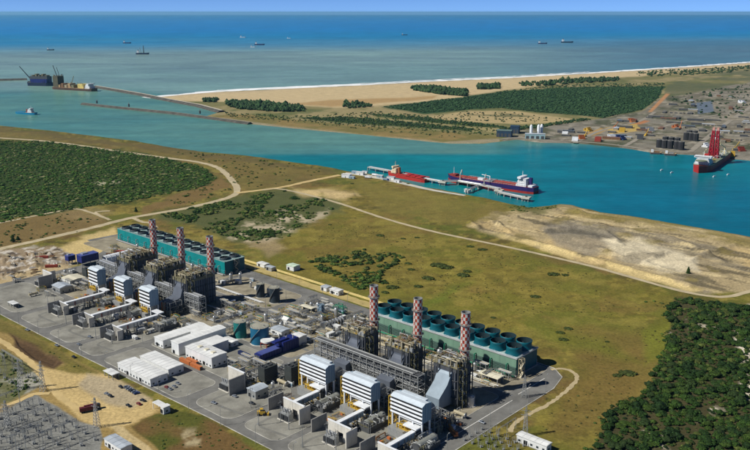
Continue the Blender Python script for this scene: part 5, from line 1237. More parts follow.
# the largest, nearest crowns stand as trees of their own
def tree_proto(k):
    t = thing('thicket_tree', 'x', 'tree', group='trees of the lower right thicket'); v, f, s = T_near[k % 5]
    o = np_mesh('crown', v + [0, 0, .25], f, leafm, np.array(DK[k % 5])[None, :] * s[:, None]); o.parent = t
    b = MB(); b.cyl((0, 0, 0), (.05, .02, .5), .09, .05, 6); b.cyl((.05, .02, .4), (.35, .1, .75), .05, .02, 5); b.cyl((.05, .02, .4), (-.28, -.2, .7), .05, .02, 5); b.build('trunk', barkm, t)
    return t
big = sorted([p for p in pts if topx(p[0], p[1])[0] < 755 and topx(p[0], p[1])[1] < 452], key=lambda p: -p[2] / p[1])[:170]
bs = set(big); protos = [tree_proto(k) for k in range(5)]; ti = 0; rr = random.Random(2)
for p in big:
    k = ti % 5; o = protos[k] if ti < 5 else dup(protos[k]); ti += 1
    o.location = (p[0], p[1], 0); o.rotation_euler = (0, 0, rr.uniform(0, 6.28)); o.scale = (p[2] * 1.1, p[2] * 1.1, p[2] * p[3]); o['label'] = 'dark green tree in the dense thicket at the lower right'
spray_mesh('thicket', [p for p in pts if p not in bs], T_near, DK, 6)
spray_mesh('thicket_edge_scrub', scatter([(640,300),(668,300),(662,345),(640,392),(600,420),(570,470),(585,470),(660,380),(676,330)], 130, .7, 1.8, 61, (.6, 1), (12, .5)), T_mid, MD, 62)
wood = [(-90,140),(0,141),(45,141),(80,146),(120,151),(160,157),(200,166),(217,178),(205,186),(160,196),(130,202),(90,207),(50,215),(0,222.5),(-90,234)]
spray_mesh('left_wood', scatter(wood, 6500, 1.6, 3.4, 7, (.4, .75), (14, .28)) + scatter(wood, 3500, .8, 1.6, 77, (.5, .9)), T_mid, [srgb(*c) for c in ((52,82,28), (62,92,32), (46,74,28), (74,98,38), (94,104,52))], 8)
mid = [(160,216),(200,206),(240,197),(285,191),(338,203),(340,211),(318,215),(298,226),(275,236),(250,243),(225,236),(190,224)]
spray_mesh('mid_scrub', scatter(mid, 900, 1.2, 3.2, 9, (.6, 1), (26, .5)), T_mid, MD + DK[:2], 10)
spray_mesh('mid_scrub_sparse', scatter([(232,240),(262,214),(330,212),(300,230),(272,246)], 160, .8, 2.0, 11, (.6, 1), (8, .5)), T_mid, MD, 12)
patch = [(310,262),(330,253),(352,248),(378,251),(404,257),(398,264),(383,272),(388,283),(372,290),(352,288),(338,279),(322,271)]
spray_mesh('field_scrub', scatter(patch, 420, 1.3, 3.0, 13, (.6, 1), (18, .44)), T_mid, MD + DK, 14)
spray_mesh('field_grass_tufts', scatter([(300,255),(345,212),(500,252),(640,288),(668,300),(660,350),(600,440),(540,430),(580,382),(550,366),(400,318)], 1100, .35, .9, 15, (.5, .9), (34, .53)), T_mid[:3], [srgb(*c) for c in ((92,88,44), (104,96,50), (76,80,40))], 16)
spray_mesh('left_strip_scrub', scatter([(0,228),(70,213),(105,221),(80,231),(0,246)], 90, .8, 2.0, 17, (.6, 1), (14, .52)) + scatter([(160,204),(215,184),(232,190),(190,204)], 60, 1, 2.2, 18, (.6, 1), (14, .5)) + scatter([(170,150),(250,158),(330,170),(285,184),(240,188),(220,166)], 120, 1, 2.4, 19, (.6, 1), (20, .52)), T_mid, MD, 20)
spray_mesh('switchyard_scrub', scatter([(0,352),(20,356),(40,380),(20,392),(0,400)], 70, .6, 1.5, 21, (.6, 1), (8, .45)), T_mid, MD, 22)
spray_mesh('verge_scrub', scatter([(140,430),(178,411),(215,424),(262,455),(170,455)], 60, .4, 1.0, 23, (.5, .9), (9, .5)) + scatter([(0,322),(60,354),(100,377),(60,362),(0,334)], 50, .4, 1.2, 24, (.5, .9), (8, .5)), T_mid, MD, 25)
spray_mesh('yard_weeds', scatter([(215,308),(240,300),(270,306),(285,315),(250,322),(225,318)], 70, .5, 1.4, 26, (.5, .9), (7, .45)) + scatter([(290,318),(310,312),(318,324),(300,330)], 26, .5, 1.2, 27, (.5, .9)), T_mid, [srgb(112, 118, 52), srgb(150, 132, 60)], 28)
spray_mesh('quay_scrub', scatter([(500,205),(540,207),(560,205),(545,212),(515,212)], 60, .8, 1.8, 29, (.6, 1), (10, .45)) + scatter([(560,215),(620,220),(700,232),(750,243),(700,236),(600,222)], 90, .6, 1.6, 30, (.5, .9), (14, .5)), T_mid, MD, 31)
# single bushes of the field
BUSH = [(428,279,5,2.4,'dark bush with a long outline low in the field left of centre'),(438,266,7,2.6,'long dark bush above the green streak in the field'),(446,268,6,2.4,'dark bush right of the long dark bush in the field'),(463,276,5,2.6,'dark rounded bush right above the chimneys in the field'),(467,272,3.5,1.8,'small bush beside the dark rounded bush in the field'),
 (392,288,5,2.2,'dark bush just above the leftmost right chimney'),(385,293,3,1.8,'small bush left above the leftmost right chimney'),(418,287,3.5,1.8,'small bush above the middle right chimney'),(553,275,5,2.2,'dark bush in the upper field below the long track'),(560,333,3,1.3,'low bush in the middle of the brown field'),(535,297,4,1.5,'low flat bush high in the brown field'),
 (565,275.5,3,1.5,'small bush right of the dark upper field bush'),(493,318,2,1.1,'tiny bush above the rightmost chimney'),(627,374,5.5,2.0,'flat dark bush left of the thicket edge'),(617,376,3,1.4,'small bush left of the flat dark bush'),(568,329,3,1.4,'dark tuft right of the field centre'),(563,340,3.2,1.5,'dark tuft below the field centre'),(607,342,1.6,.9,'tiny tuft near the thicket'),
 (380,236,4,1.8,'bush in the upper field below the track junction'),(403,239,2.4,1.2,'small bush in the upper field, middle'),(417,238,2.4,1.2,'small bush in the upper field, right'),(330,225,2,1,'tiny bush at the sandy streak edge'),(470,247,3.5,1.5,'low bush beside the long track, left'),(482,250,4.5,1.6,'low bush beside the long track, right'),(408,264,3,1.6,'bush at the right tip of the scrub patch'),
 (411,270,3,1.5,'bush just right of the scrub patch'),(375,299,2.6,1.4,'small bush behind the leftmost right chimney'),(408,184,2,1,'small bush on the quay side meadow'),(352,184,2,1.4,'dark small bush beside the sandy dig'),(80,151,2.4,1.2,'small bush by the shore left'),(628,413,3.4,2,'dark bush at lower thicket fringe'),(612,437,3,2,'bush at the bottom thicket fringe')]
bt = None
for i, (x, y, r_, h_, lab) in enumerate(BUSH):
    X_, Y_ = G(x, y)
    if bt is None:
        bt = thing('field_bush', lab, 'bush', group='single bushes in the dry field'); v, f, s = T_near[1]
        o = np_mesh('crown', v, f, leafm, np.array(srgb(64, 74, 34))[None, :] * s[:, None]); o.parent = bt; MB().cyl((0, 0, -.1), (.02, .02, .35), .08, .05, 6).build('trunk', barkm, bt); o = bt
    else: o = dup(bt)
    o.location = (X_, Y_, 0); o.rotation_euler = (0, 0, -.3 + (i % 3) * .2); o.scale = (r_ * 1.35, r_ * .85, h_ * 1.3); o['label'] = lab
def conifer(label, x, y, h, r_):
    X_, Y_ = G(x, y); t = thing('lone_tree', label, 'tree', (X_, Y_, 0)); MB().cyl((0, 0, 0), (0, 0, h * .8), .3, .08, 7).build('trunk', barkm, t)
    V, F, CC = [], [], []; o = 0; rs_ = np.random.RandomState(int(x))
    for k in range(7):
        v, f, s = T_mid[k % 6]; q = v * [r_ * (1 - k / 8.5), r_ * (1 - k / 8.5), h * .22] + [0, 0, h * (.08 + .115 * k)]; V.append(q); F.append(f + o); o += len(v); CC.append(np.array(DK[k % 5])[None, :] * s[:, None])
    ob = np_mesh('crown', np.concatenate(V), np.concatenate(F), leafm, np.concatenate(CC)); ob.parent = t
conifer('lone dark conical tree at the edge of the excavation', 688, 275, 9, 2.8); conifer('lone dark tree left beside the rubble yard', 13, 242, 9, 3.2); conifer('small dark tree beside the lone rubble yard tree', 18, 240, 5, 3.0); conifer('small dark tree beside the shore road bend', 203, 156, 6, 2.2); conifer('dark tree on the strip right of the left wood', 136, 212, 7, 2.6)
# far shore
def tree_row(name, poly, n, r0, r1, seed, hf=(.9, 1.4), cols=None): spray_mesh(name, scatter(poly, n, r0, r1, seed, hf), T_far, cols or FARG, seed + 1)
tree_row('far_tree_belt', [(226,101.5),(262,103),(303,107),(304,111.5),(280,112),(240,109.5),(226,106)], 620, 4.5, 7, 101)
tree_row('far_tree_belt', [(203,99),(217,100),(217,103),(203,102)], 60, 4, 6, 103)
tree_row('far_tree_belt', [(412,87.5),(430,88),(467,92),(467,96.5),(440,94.5),(413,90.5)], 520, 6, 9, 105)
tree_row('far_tree_belt', [(478,86),(499,86),(499,89.5),(478,89.5)], 120, 6, 9, 107)
tree_row('far_tree_belt', [(520,83.5),(590,79),(620,78.5),(618,81.5),(590,83),(545,86),(522,86.5)], 260, 5, 8, 109)
tree_row('far_tree_belt', [(635,72),(700,69),(750,66),(800,64),(800,69),(750,71),(700,75),(640,77)], 420, 4, 7, 111, (.5, 1))
plantation = [(382,107),(430,101.5),(467,97),(505,92),(550,88.5),(610,87),(662,87.5),(658,99),(641,110),(602,118),(577,115),(533,112),(500,108),(473,109),(427,113),(405,110)]
tree_row('plantation', plantation, 6500, 3.2, 5.2, 113, (.4, .62), [srgb(*c) for c in ((46,72,42), (52,78,46), (44,68,42), (56,80,48))])
tree_row('far_scrub_strip', [(296,118),(350,117),(420,123),(472,129),(470,131),(410,127),(330,121)], 620, 2.0, 3.4, 115, (.5, .9))
tree_row('far_scrub_strip', [(360,113),(420,117),(500,126),(510,128.5),(470,126),(400,118)], 520, 2.0, 3.4, 117, (.5, .9))
tree_row('far_scrub_strip', [(500,129),(540,125),(582,119),(590,120),(545,127),(505,132)], 300, 2.2, 4, 119, (.6, 1))
tree_row('far_scrub', [(430,117),(470,111),(520,113),(570,120),(520,123),(460,121)], 120, 1.8, 3.6, 121, (.5, .9))
tree_row('far_scrub', [(664,98),(700,92),(760,82),(830,78),(830,120),(760,110),(720,120),(690,110)], 380, 2.5, 5.5, 123, (.5, 1))
tree_row('far_scrub', [(225,113),(300,116),(380,112),(430,116),(500,126),(498,136),(440,133),(330,124),(230,117)], 700, 1.5, 3.4, 141, (.5, .9), MD + FARG)
tree_row('far_scrub', [(470,98),(505,91),(560,85),(664,83),(664,88),(610,88),(550,90),(505,94)], 300, 2.5, 5, 143, (.4, .8))
tree_row('far_scrub', [(345,103),(360,103),(375,107),(350,109),(343,107)], 80, 4, 6, 125)
tree_row('far_scrub', [(225,113),(300,117),(400,130),(470,138),(440,138),(330,126),(230,117)], 150, 1.2, 2.6, 127, (.5, .9))
# ================================================================== HARBOUR, SHIPS, PORT
SEA = -1.5
rockm = M('armour_rock', (84, 82, 76), .95, 0, .35, .06, .5, .1)
palerock = M('pale_causeway', (186, 178, 160), .9, 0, .2, .05)
def mound(label, pts, w_, h, crest=True, cm_=None):
    P = [Vector((*G(*p), 0)) for p in pts]; t = thing('breakwater', label, 'breakwater', (P[0].x, P[0].y, 0)); r = random.Random(len(pts) * 7 + int(w_))
    Q = []
    for a, b in zip(P, P[1:]):
        n = max(2, int((b - a).length / 9)); Q += [a.lerp(b, k / n) for k in range(n)]
    Q.append(P[-1]); mb = MB(); prof = [(-.5, -4), (-.36, -.4), (-.2, .75), (-.1, 1), (.1, 1), (.2, .75), (.36, -.4), (.5, -4)]
    for i, q in enumerate(Q):
        d = (Q[min(i + 1, len(Q) - 1)] - Q[max(i - 1, 0)]).normalized(); nn = Vector((-d.y, d.x, 0))
        for o, z in prof:
            p = q + nn * (o * w_ + r.uniform(-.8, .8)) - P[0]; mb.v.append((p.x, p.y, (z * h if z > 0 else z) + r.uniform(-.35, .35)))
        if i:
            for k in range(7): a = (i - 1) * 8 + k; mb.f.append((a, a + 1, a + 9, a + 8)); mb.m.append(0)
    mb.f += [tuple(range(7, -1, -1)), tuple(range(len(mb.v) - 8, len(mb.v)))]; mb.m += [0, 0]
    mb.build('rock_armour', rockm, t)
    if crest:
        cb = MB()
        for i, q in enumerate(Q):
            d = (Q[min(i + 1, len(Q) - 1)] - Q[max(i - 1, 0)]).normalized(); nn = Vector((-d.y, d.x, 0)); a = q + nn * w_ * .11 - P[0]; b = q - nn * w_ * .11 - P[0]
            cb.v += [(a.x, a.y, h + .4), (b.x, b.y, h + .4)]
            if i: k = 2 * i; cb.f.append((k - 2, k - 1, k + 1, k)); cb.m.append(0)
        cb.build('crest_road', cm_ or palerock, t)
    return t
mound('pale crested breakwater running out from the beach to moored ships', [(96,87),(120,91),(143,95),(170,100.5),(200,106),(222,112)], 34, 4)
mound('dark rock groyne reaching into the channel below the beach', [(83,104),(110,107),(140,110),(170,113),(205,117.5),(250,123.7)], 22, 3, True, M('dull_causeway', (134, 130, 116), .9, 0, .2, .05))
mound('dark rock breakwater at the far left beyond the moored rigs', [(-60,82),(0,80.3),(27,79.6)], 34, 5, False)
for k, (x, y) in enumerate([(97,104.2),(129,107.6),(200,114.6)]):
    X_, Y_ = G(x, y); t = thing('beacon', 'small dark beacon tower on the groyne, %s from the left' % ORD[k], 'beacon', (X_, Y_, 2)); MB().lathe([(2.4, 0), (2.0, 6), (2.6, 6.2), (2.6, 7), (.1, 9)], n=10).build('tower', steel_d, t); MB().cyl((0, 0, 9), (0, 0, 11), .4, .4, 6).build('lantern', redp, t)
# ---- ship builder
def hull_mesh(L, Bm, D, z0, z1, bow=.22, stern=.08, flare=1.0, n=16):
    """hull shell between two heights; x runs stern to bow"""
    mb = MB(); secs = []
    for i in range(n + 1):
        t = i / n; x = (t - .5) * L
        f = 1.0
        if t < stern: f = .72 + .28 * (t / stern)
        if t > 1 - bow: q = (t - 1 + bow) / bow; f = math.sqrt(max(0.0, 1 - q ** 2.2))
        secs.append((x, max(.03, f) * Bm / 2))
    m = len(secs)
    for (x, hb) in secs:
        q = max(0, (x / L + .5 - (1 - bow)) / bow); sh = 1 + .35 * q * q
        zt = z0 + (z1 - z0) * sh if z1 > 2 else z1
        mb.v += [(x, -hb * .96, z0), (x + q * 2.0 * flare, -hb, zt), (x + q * 2.0 * flare, hb, zt), (x, hb * .96, z0)]
    for i in range(m - 1):
        a = 4 * i; mb.f += [(a, a + 4, a + 5, a + 1), (a + 2, a + 6, a + 7, a + 3), (a + 1, a + 5, a + 6, a + 2)]; mb.m += [0, 0, 1]
    mb.f += [(0, 1, 2, 3), (4 * m - 1, 4 * m - 2, 4 * m - 3, 4 * m - 4)]; mb.m += [0, 0]
    return mb
def superstructure(t, x0, x1, hb, z, levels, mw=None, funnel=None, mast=True):
    mw = mw or white; hl = 2.7
    for k in range(levels):
        q = 1 - .09 * k; o = MB().box(x0 + k * .5, x1 - k * .9, -hb * q, hb * q, z + k * hl, z + (k + 1) * hl - .15).build('deckhouse_level', mw, t)
        n = max(3, int(hb * 2 / 3)); wb = MB()
        for j in range(n):
            y = -hb * q + (j + .5) * 2 * hb * q / n; wb.box(x1 - k * .9, x1 - k * .9 + .06, y - .6, y + .6, z + k * hl + 1, z + k * hl + 2)
        for j in range(max(2, int((x1 - x0) / 3))):
            x = x0 + k * .5 + 1.5 + j * 3
            if x < x1 - k * .9 - 1: wb.box(x - .6, x + .6, -hb * q - .06, -hb * q, z + k * hl + 1, z + k * hl + 2); wb.box(x - .6, x + .6, hb * q, hb * q + .06, z + k * hl + 1, z + k * hl + 2)
        wb.build('window_row', glass, o)
    zt = z + levels * hl
    MB().box(x0 + (x1 - x0) * .5, x1 - levels * .6, -hb * 1.1, hb * 1.1, zt, zt + 2.6).build('bridge', mw, t)
    MB().box(x1 - levels * .6, x1 - levels * .6 + .07, -hb * 1.0, hb * 1.0, zt + 1, zt + 2).build('bridge_window', glass, t)
    if mast: m_ = MB(); m_.cyl((x0 + (x1 - x0) * .65, 0, zt + 2.6), (x0 + (x1 - x0) * .65, 0, zt + 10), .45, .2, 7); m_.bar((x0 + (x1 - x0) * .65, -2.4, zt + 7), (x0 + (x1 - x0) * .65, 2.4, zt + 7), .25); m_.build('mast', mw, t)
    if funnel: MB().prism_z(rrect(x0 - 5.5, x0 - .6, -2.2, 2.2, 1.2, 3), z, zt + 1.5).build('funnel', funnel, t)
def ship_at(name, label, stern_px, bow_px, cat='ship'):
    s, b = Vector((*G(*stern_px), SEA)), Vector((*G(*bow_px), SEA)); c = (s + b) / 2; d = b - s
    return thing(name, label, cat, (c.x, c.y, SEA), math.atan2(d.y, d.x)), d.length
navy = M('hull_purple', (46, 36, 92), .45, 0, .14, .05); boot = M('boot_topping', (164, 50, 38), .6, 0, .18, .05); deckr = M('deck_red', (136, 56, 48), .7, 0, .2, .1)
hull_r = M('hull_red', (176, 46, 40), .5, 0, .16, .05); hull_b = M('hull_blue', (20, 120, 158), .45, 0, .14, .1); hull_dk = M('hull_dark', (36, 46, 72), .5, 0, .2, .05); tan_ = M('deck_tan', (168, 142, 104), .7, 0, .22, .1)
# tanker
t, L = ship_at('oil_tanker', 'purple hulled oil tanker with white deckhouse moored at the jetty', (536, 192.5), (449, 180))
Bm = 22; MB.build(hull_mesh(L, Bm, 0, -.6, 3.2), 'boot_topping', [boot, boot], t); MB.build(hull_mesh(L, Bm * 1.01, 0, 3.2, 9.4), 'hull', [navy, deckr], t)
superstructure(t, -L * .46 + 6, -L * .46 + 22, 9.4, 9.4, 4, white, navy)
MB().box(-L * .485, -L * .44, -8.5, 8.5, 9.4, 12).build('poop_deck', white, t)
MB().box(L * .40, L * .47, -5, 5, 10.5, 12.6).build('forecastle', deckr, t); f = MB(); f.cyl((L * .44, 0, 12), (L * .44, 0, 23), .4, .2, 7); f.bar((L * .44, -2, 20), (L * .44, 2, 20), .3); f.build('foremast', white, t)
for y in (-4, -2.4, -.8, .8, 2.4, 4): MB().cyl((-L * .3, y, 10.4), (L * .36, y, 10.4), .35, .35, 7).build('cargo_pipe', M('pipe_red', (150, 70, 60), .6, 0, .2, .3), t)
MB().box(-6, 6, -9, 9, 9.5, 11.2).build('manifold', steel, t); MB().box(10, 19, 2, 7, 9.5, 12.6).build('hose_crane_house', white, t); cr = MB(); cr.cyl((2, 0, 9.4), (2, 0, 16), .8, .6, 8); cr.bar((2, 0, 16), (16, 0, 17), .8); cr.build('hose_crane', white, t)
for k in range(8): MB().box(-L * .28 + k * L * .08, -L * .28 + k * L * .08 + 2, -8, -6, 9.45, 10.6).build('tank_hatch', deckr, t)
rl = MB()
for y in (-10.6, 10.6):
    rl.bar((-L * .4, y, 10.6), (L * .3, y, 10.6), .15)
    for k in range(26): rl.bar((-L * .4 + k * L * .027, y, 9.4), (-L * .4 + k * L * .027, y, 10.6), .12)
rl.build('railing', white, t)
# red vessel
t, L = ship_at('supply_vessel', 'short red supply vessel with cream deckhouse behind the quay', (427, 181.5), (389, 174))
MB.build(hull_mesh(L, 16, 0, -.6, 5.0), 'hull', [hull_r, M('deck_orange', (160, 76, 60), .7, 0, .2, .1)], t); superstructure(t, L * .24, L * .37, 6.2, 6.2, 3, M('cream_house', (224, 206, 172), .6, 0, .1, .2), None); MB().prism_z(rrect(L * .2, L * .23, -2, 2, 1, 3), 6.2, 15.5).build('funnel', orangep, t)
for k in range(3): MB().box(-L * .4 + k * 12, -L * .4 + k * 12 + 9, -6, 6, 6.2, 7.6).build('deck_hatch', hull_r, t)
MB().box(-L * .48, L * .2, -7.9, -7.5, 6.2, 7.4).build('bulwark', hull_r, t); MB().box(-L * .48, L * .2, 7.5, 7.9, 6.2, 7.4).build('bulwark', hull_r, t)
# pipelay vessel
t, L = ship_at('pipelay_vessel', 'red pipe laying vessel with twin tall red towers at the port', (724, 155.5), (698, 172.5))
L *= .98; Bm = 30; MB.build(hull_mesh(L, Bm, 0, -.6, 9.6), 'lower_hull', [hull_r, boot], t); MB.build(hull_mesh(L, Bm * 1.005, 0, 9.6, 11), 'hull', [M('hull_cream', (214, 200, 176), .55, 0, .16, .05), M('deck_green', (118, 126, 104), .7, 0, .2, .1)], t)
superstructure(t, L * .26, L * .4, 12, 11, 4, white, None); MB().prism_z(rrect(L * .2, L * .24, -4, 4, 1, 3), 11, 24).build('funnel', hull_r, t)
MB().cyl((L * .43, 0, 18), (L * .43, 0, 19), 9, 9, 20).build('helideck', M('deck_green', ()), t)
for s in (-1, 1):
    tw = MB(); H_ = 46
    for sx in (-1, 1):
        for sy in (-1, 1): tw.bar((-8 + sx * 4.5, s * 4.6 + sy * 3.4, 11), (-8 + sx * 1.6, s * 3.6 + sy * 1.7, 11 + H_), 1.1)
    for k in range(7):
        q0, q1 = k / 7, (k + 1) / 7; a0, a1 = 4.5 - 2.9 * q0, 4.5 - 2.9 * q1; b0_, b1_ = 3.4 - 1.7 * q0, 3.4 - 1.7 * q1; z0_, z1_ = 11 + H_ * q0, 11 + H_ * q1; y0_, y1_ = s * (4.6 - q0), s * (4.6 - q1)
        for sy in (-1, 1): tw.bar((-8 - a0, y0_ + sy * b0_, z0_), (-8 + a1, y1_ + sy * b1_, z1_), .8); tw.bar((-8 + a0, y0_ + sy * b0_, z0_), (-8 - a1, y1_ + sy * b1_, z1_), .8)
        for sx in (-1, 1): tw.bar((-8 + sx * a0, y0_ - b0_, z0_), (-8 + sx * a1, y1_ + b1_, z1_), .8); tw.bar((-8 + sx * a0, y0_ + b0_, z0_), (-8 + sx * a1, y1_ - b1_, z1_), .8)
        tw.box(-8 - a0, -8 + a0, y0_ - b0_, y0_ + b0_, z0_, z0_ + .5)
    tw.build('lay_tower', M('tower_red', (158, 30, 44), .5, 0, .15, .1), t)
    MB().box(-10, -6, s * 3.6 - 1.8, s * 3.6 + 1.8, 11 + H_, 11 + H_ + 5).build('tower_head', M('tower_pink', (196, 140, 126), .6, 0, .15, .2), t)
    MB().box(-11, -5, s * 4.6 - 2.4, s * 4.6 + 2.4, 14, 26).build('tower_core', M('tower_red', ()), t)
for x, y in ((-L * .3, 8), (L * .1, -9), (-L * .42, -6)): c = MB(); c.cyl((x, y, 11), (x, y, 22), 1.4, 1.1, 8); c.bar((x, y, 22), (x + 18, y * .4, 30), 1.2); c.build('deck_crane', M('crane_cream', (222, 206, 160), .6, 0, .1, .2), t)
clutter(t, -L * .45, L * .2, -12, 12, 11, 70, 6, 3, (white, M('cream_house', ()), yellow), ('deck_pipework', 'deck_module', 'deck_rail'))
# tug
t, L = ship_at('tug_boat', 'bright blue tug boat with white wheelhouse crossing the channel', (17, 113), (37, 114.3), 'tug')
MB.build(hull_mesh(L, 13, 0, -.4, 5), 'hull', [hull_b, tan_], t); superstructure(t, L * .1, L * .3, 5, 5, 3, white, None); MB().prism_z(rrect(0, 4, -2, 2, 1, 3), 5, 13).build('funnel', M('funnel_red', (140, 60, 54), .6, 0, .1, .2), t); MB().box(-L * .48, -L * .05, -5, 5, 5, 6).build('tow_deck', hull_b, t)
# crane rig and floating plant, far left
t, L = ship_at('crane_barge', 'dark blue crane barge with raised boom at far left', (52, 85.5), (29, 85))
MB.build(hull_mesh(L, 36, 0, -.4, 11, .12, .1), 'hull', [hull_dk, steel_d], t); MB().box(-L * .4, L * .3, -16, 16, 11, 24).build('deck_block', bluep, t); MB().box(-L * .42, L * .34, -14, 14, 24, 33).build('upper_block', steel_d, t)
for k in range(8): MB().box(-L * .38 + k * L * .09, -L * .38 + k * L * .09 + 4, -17, -16, 12, 23).build('bay', dark, t)
for k in range(5): MB().box(-L * .36 + k * 13, -L * .36 + k * 13 + 7, -8, 8, 33, 37 + (k % 2) * 4).build('roof_house', olive, t)
cr = MB()
for s in (-2, 2): cr.bar((L * .36, s, 18), (L * .36 + 44, s * .3, 66), 1.3)
for k in range(8): cr.bar((L * .36 + k * 5.5, 2 - k * .2, 18 + k * 6), (L * .36 + (k + 1) * 5.5, -2 + k * .2, 24 + k * 6), .7)
cr.build('crane_boom', steel_d, t); clutter(t, -L * .44, L * .36, -17, 17, 11, 60, 20, 77, (steel_d, M('car_blue', ()), olive), ('deck_pipework', 'deck_box', 'deck_rail')); clutter(t, -L * .4, L * .3, -13, 13, 33, 40, 9, 78, (steel_d, olive, steel), ('roof_pipework', 'roof_box', 'roof_rail')); MB().box(L * .28, L * .4, -6, 6, 11, 26).build('crane_house', steel_d, t)
t, L = ship_at('construction_ship', 'tan decked construction ship with white bridge beside the breakwater', (55, 88.5), (97, 91))
MB.build(hull_mesh(L, 32, 0, -.4, 8, .14, .06), 'hull', [M('hull_brown', (86, 66, 54), .6, 0, .2, .05), tan_], t); superstructure(t, L * .28, L * .4, 13, 8, 5, white, None); MB().box(L * .12, L * .26, -12, 12, 8, 22).build('yellow_module', M('module_cream', (206, 186, 112), .6, 0, .2, .1), t)
for k in range(5): MB().box(-L * .36 + k * 16, -L * .36 + k * 16 + 11, -12, 12, 8, 16 + (k * 5) % 9).build('deck_module', (tan_, brown, beige, tan_, olive)[k], t)
MB().box(-L * .46, -L * .34, -13, 13, 8, 44).build('derrick_block', M('derrick_olive', (84, 80, 62), .8, 0, .25, .1), t)
cr = MB(); cr.bar((-L * .42, 0, 40), (-L * .5, 0, 78), 1.6); cr.bar((-L * .38, 4, 40), (-L * .44, 4, 72), 1.2); cr.build('crane_boom', steel_d, t); MB().bar((-L * .1, 0, 16), (-L * .02, 0, 46), 1.4).build('deck_crane', olive, t)
clutter(t, -L * .48, -L * .32, -14, 14, 44, 16, 8, 19, (steel_d, olive, steel_d), ('derrick_pipework', 'derrick_box', 'derrick_rail')); clutter(t, -L * .46, L * .3, -16, 16, 8, 60, 16, 29, (brown, tan_, olive), ('side_pipework', 'side_box', 'side_rail')); clutter(t, -L * .4, L * .28, -14, 14, 16, 40, 12, 9, (olive, brown, tan_), ('deck_pipework', 'deck_box', 'deck_rail'))
# ships at anchor
SHIPS = [(50.5,50.2,7,'tiny dark ship faint on the far left sea',0),(127,43.3,8,'small dark ship with white house on the left sea',1),(142.5,54.2,13,'drilling ship with tall mast on the left sea',2),(243,37.5,6,'tiny white ship high left of centre',3),(253,47.2,5,'tiny white ship below the dark ship left of centre',3),(259.5,45,10,'dark cargo ship left of centre on the sea',1),(289,38.5,4,'tiny white ship at the horizon centre left',3),(404.5,35.2,6,'tiny faint ship at the horizon right of centre',0),(542.5,43.8,9,'small cargo ship on the right sea, left of the pair',1),(567,42.6,12,'long low dark ship on the right sea, right of pair',0)]
for i, (x, y, wpx, lab, k) in enumerate(SHIPS):
    t, L = ship_at('anchored_ship', lab, (x - wpx / 2, y), (x + wpx / 2, y)); hm = (hull_dk, navy, hull_dk, white)[k]; tag(t, group='ships anchored at sea')
    MB.build(hull_mesh(L, L * .16, 0, -.4, L * .07 + 3, .2, .1), 'hull', [hm, steel_d], t); z = L * .07 + 3
    MB().box(-L * .42, -L * .26, -L * .07, L * .07, z, z + L * .12 + 4).build('deckhouse', white, t); MB().box(-L * .36, -L * .3, -L * .03, L * .03, z + L * .12 + 4, z + L * .18 + 5).build('funnel', steel_d, t)
    if k == 2: m_ = MB(); m_.bar((L * .1, -5, z), (L * .1, 0, z + L * .55), 3); m_.bar((L * .1, 5, z), (L * .1, 0, z + L * .55), 3); m_.build('derrick', steel_d, t); MB().bar((-L * .1, 0, z), (-L * .2, 0, z + 30), 2).build('crane', steel, t)
    else: MB().cyl((L * .3, 0, z), (L * .3, 0, z + L * .14), .8, .5, 6).build('mast', steel, t)
for k, (x, y) in enumerate([(661.5,169.5),(671.5,172),(714,176),(728,174)]):
    t, L = ship_at('work_boat', 'small white work boat near the pipe laying vessel, %s from the left' % ORD[k], (x - .9, y + .2), (x + .9, y - .15), 'boat'); MB.build(hull_mesh(L, L * .36, 0, -.3, 1.4), 'hull', [white, bluegrey], t); MB().box(-.5, .6, -.4, .4, 1.4, 2.2).build('cabin', white, t)
# ---- jetty and quay
conc_l = M('quay_concrete', (190, 186, 172), .85, 0, .2, .05)
def deck_run(t, name, pts, w_, z, th, mat):
    mb = MB()
    for a, b in zip(pts, pts[1:]): mb.bar((*a, z - th / 2), (*b, z - th / 2), w_, th)
    mb.build(name, mat, t)
def trestle(label, pts, w_, z, step=14, rails=True, pw=.9):
    P = [Vector(G(*p)) for p in pts]; o = P[0]; t = thing('jetty_trestle', label, 'jetty', (o.x, o.y, 0)); Q = [p - o for p in P]
    deck_run(t, 'deck', [(q.x, q.y) for q in Q], w_, z, .7, conc_l); pl = MB().cyl((0, 0, -4), (0, 0, z - .7), pw, pw, 8).build('pile', concrete_d, t); first_ = True
    for a, b in zip(Q, Q[1:]):
        d = (b - a); n = max(1, int(d.length / step)); nn = Vector((-d.y, d.x)).normalized() * w_ * .36
        for k in range(n + 1):
            for s in (-1, 1):
                p = a + d * k / n + nn * s
                if first_: pl.location = (p.x, p.y, 0); first_ = False
                else: inst(pl, 'pile', t, (p.x, p.y, 0))
        if rails:
            for s in (-1, 1):
                e = Vector((-d.y, d.x)).normalized() * w_ * .48 * s; MB().bar((a.x + e.x, a.y + e.y, z + .9), (b.x + e.x, b.y + e.y, z + .9), .3, .3).build('rail', silver, t)
        for s in (-.25, 0, .25):
            e = Vector((-d.y, d.x)).normalized() * w_ * s; MB().cyl((a.x + e.x, a.y + e.y, z + .5), (b.x + e.x, b.y + e.y, z + .5), .4, .4, 6).build('oil_pipe', silver, t)
    return t
trestle('pale trestle passing before the red supply vessel', [(369,169),(393,173.5),(424,180.5),(443,184)], 7, 3.5)
tr = trestle('pale loading trestle along the side of the oil tanker', [(443,184),(458,183.8),(480,187.5),(500,192)], 8, 4.5)
trestle('short access bridge from the shore to the loading trestle', [(467,192.5),(479,187.8)], 5, 4, rails=False)
trestle('mooring platform arm beyond the loading trestle', [(499,194),(512,197),(526,200)], 7, 3, 12)
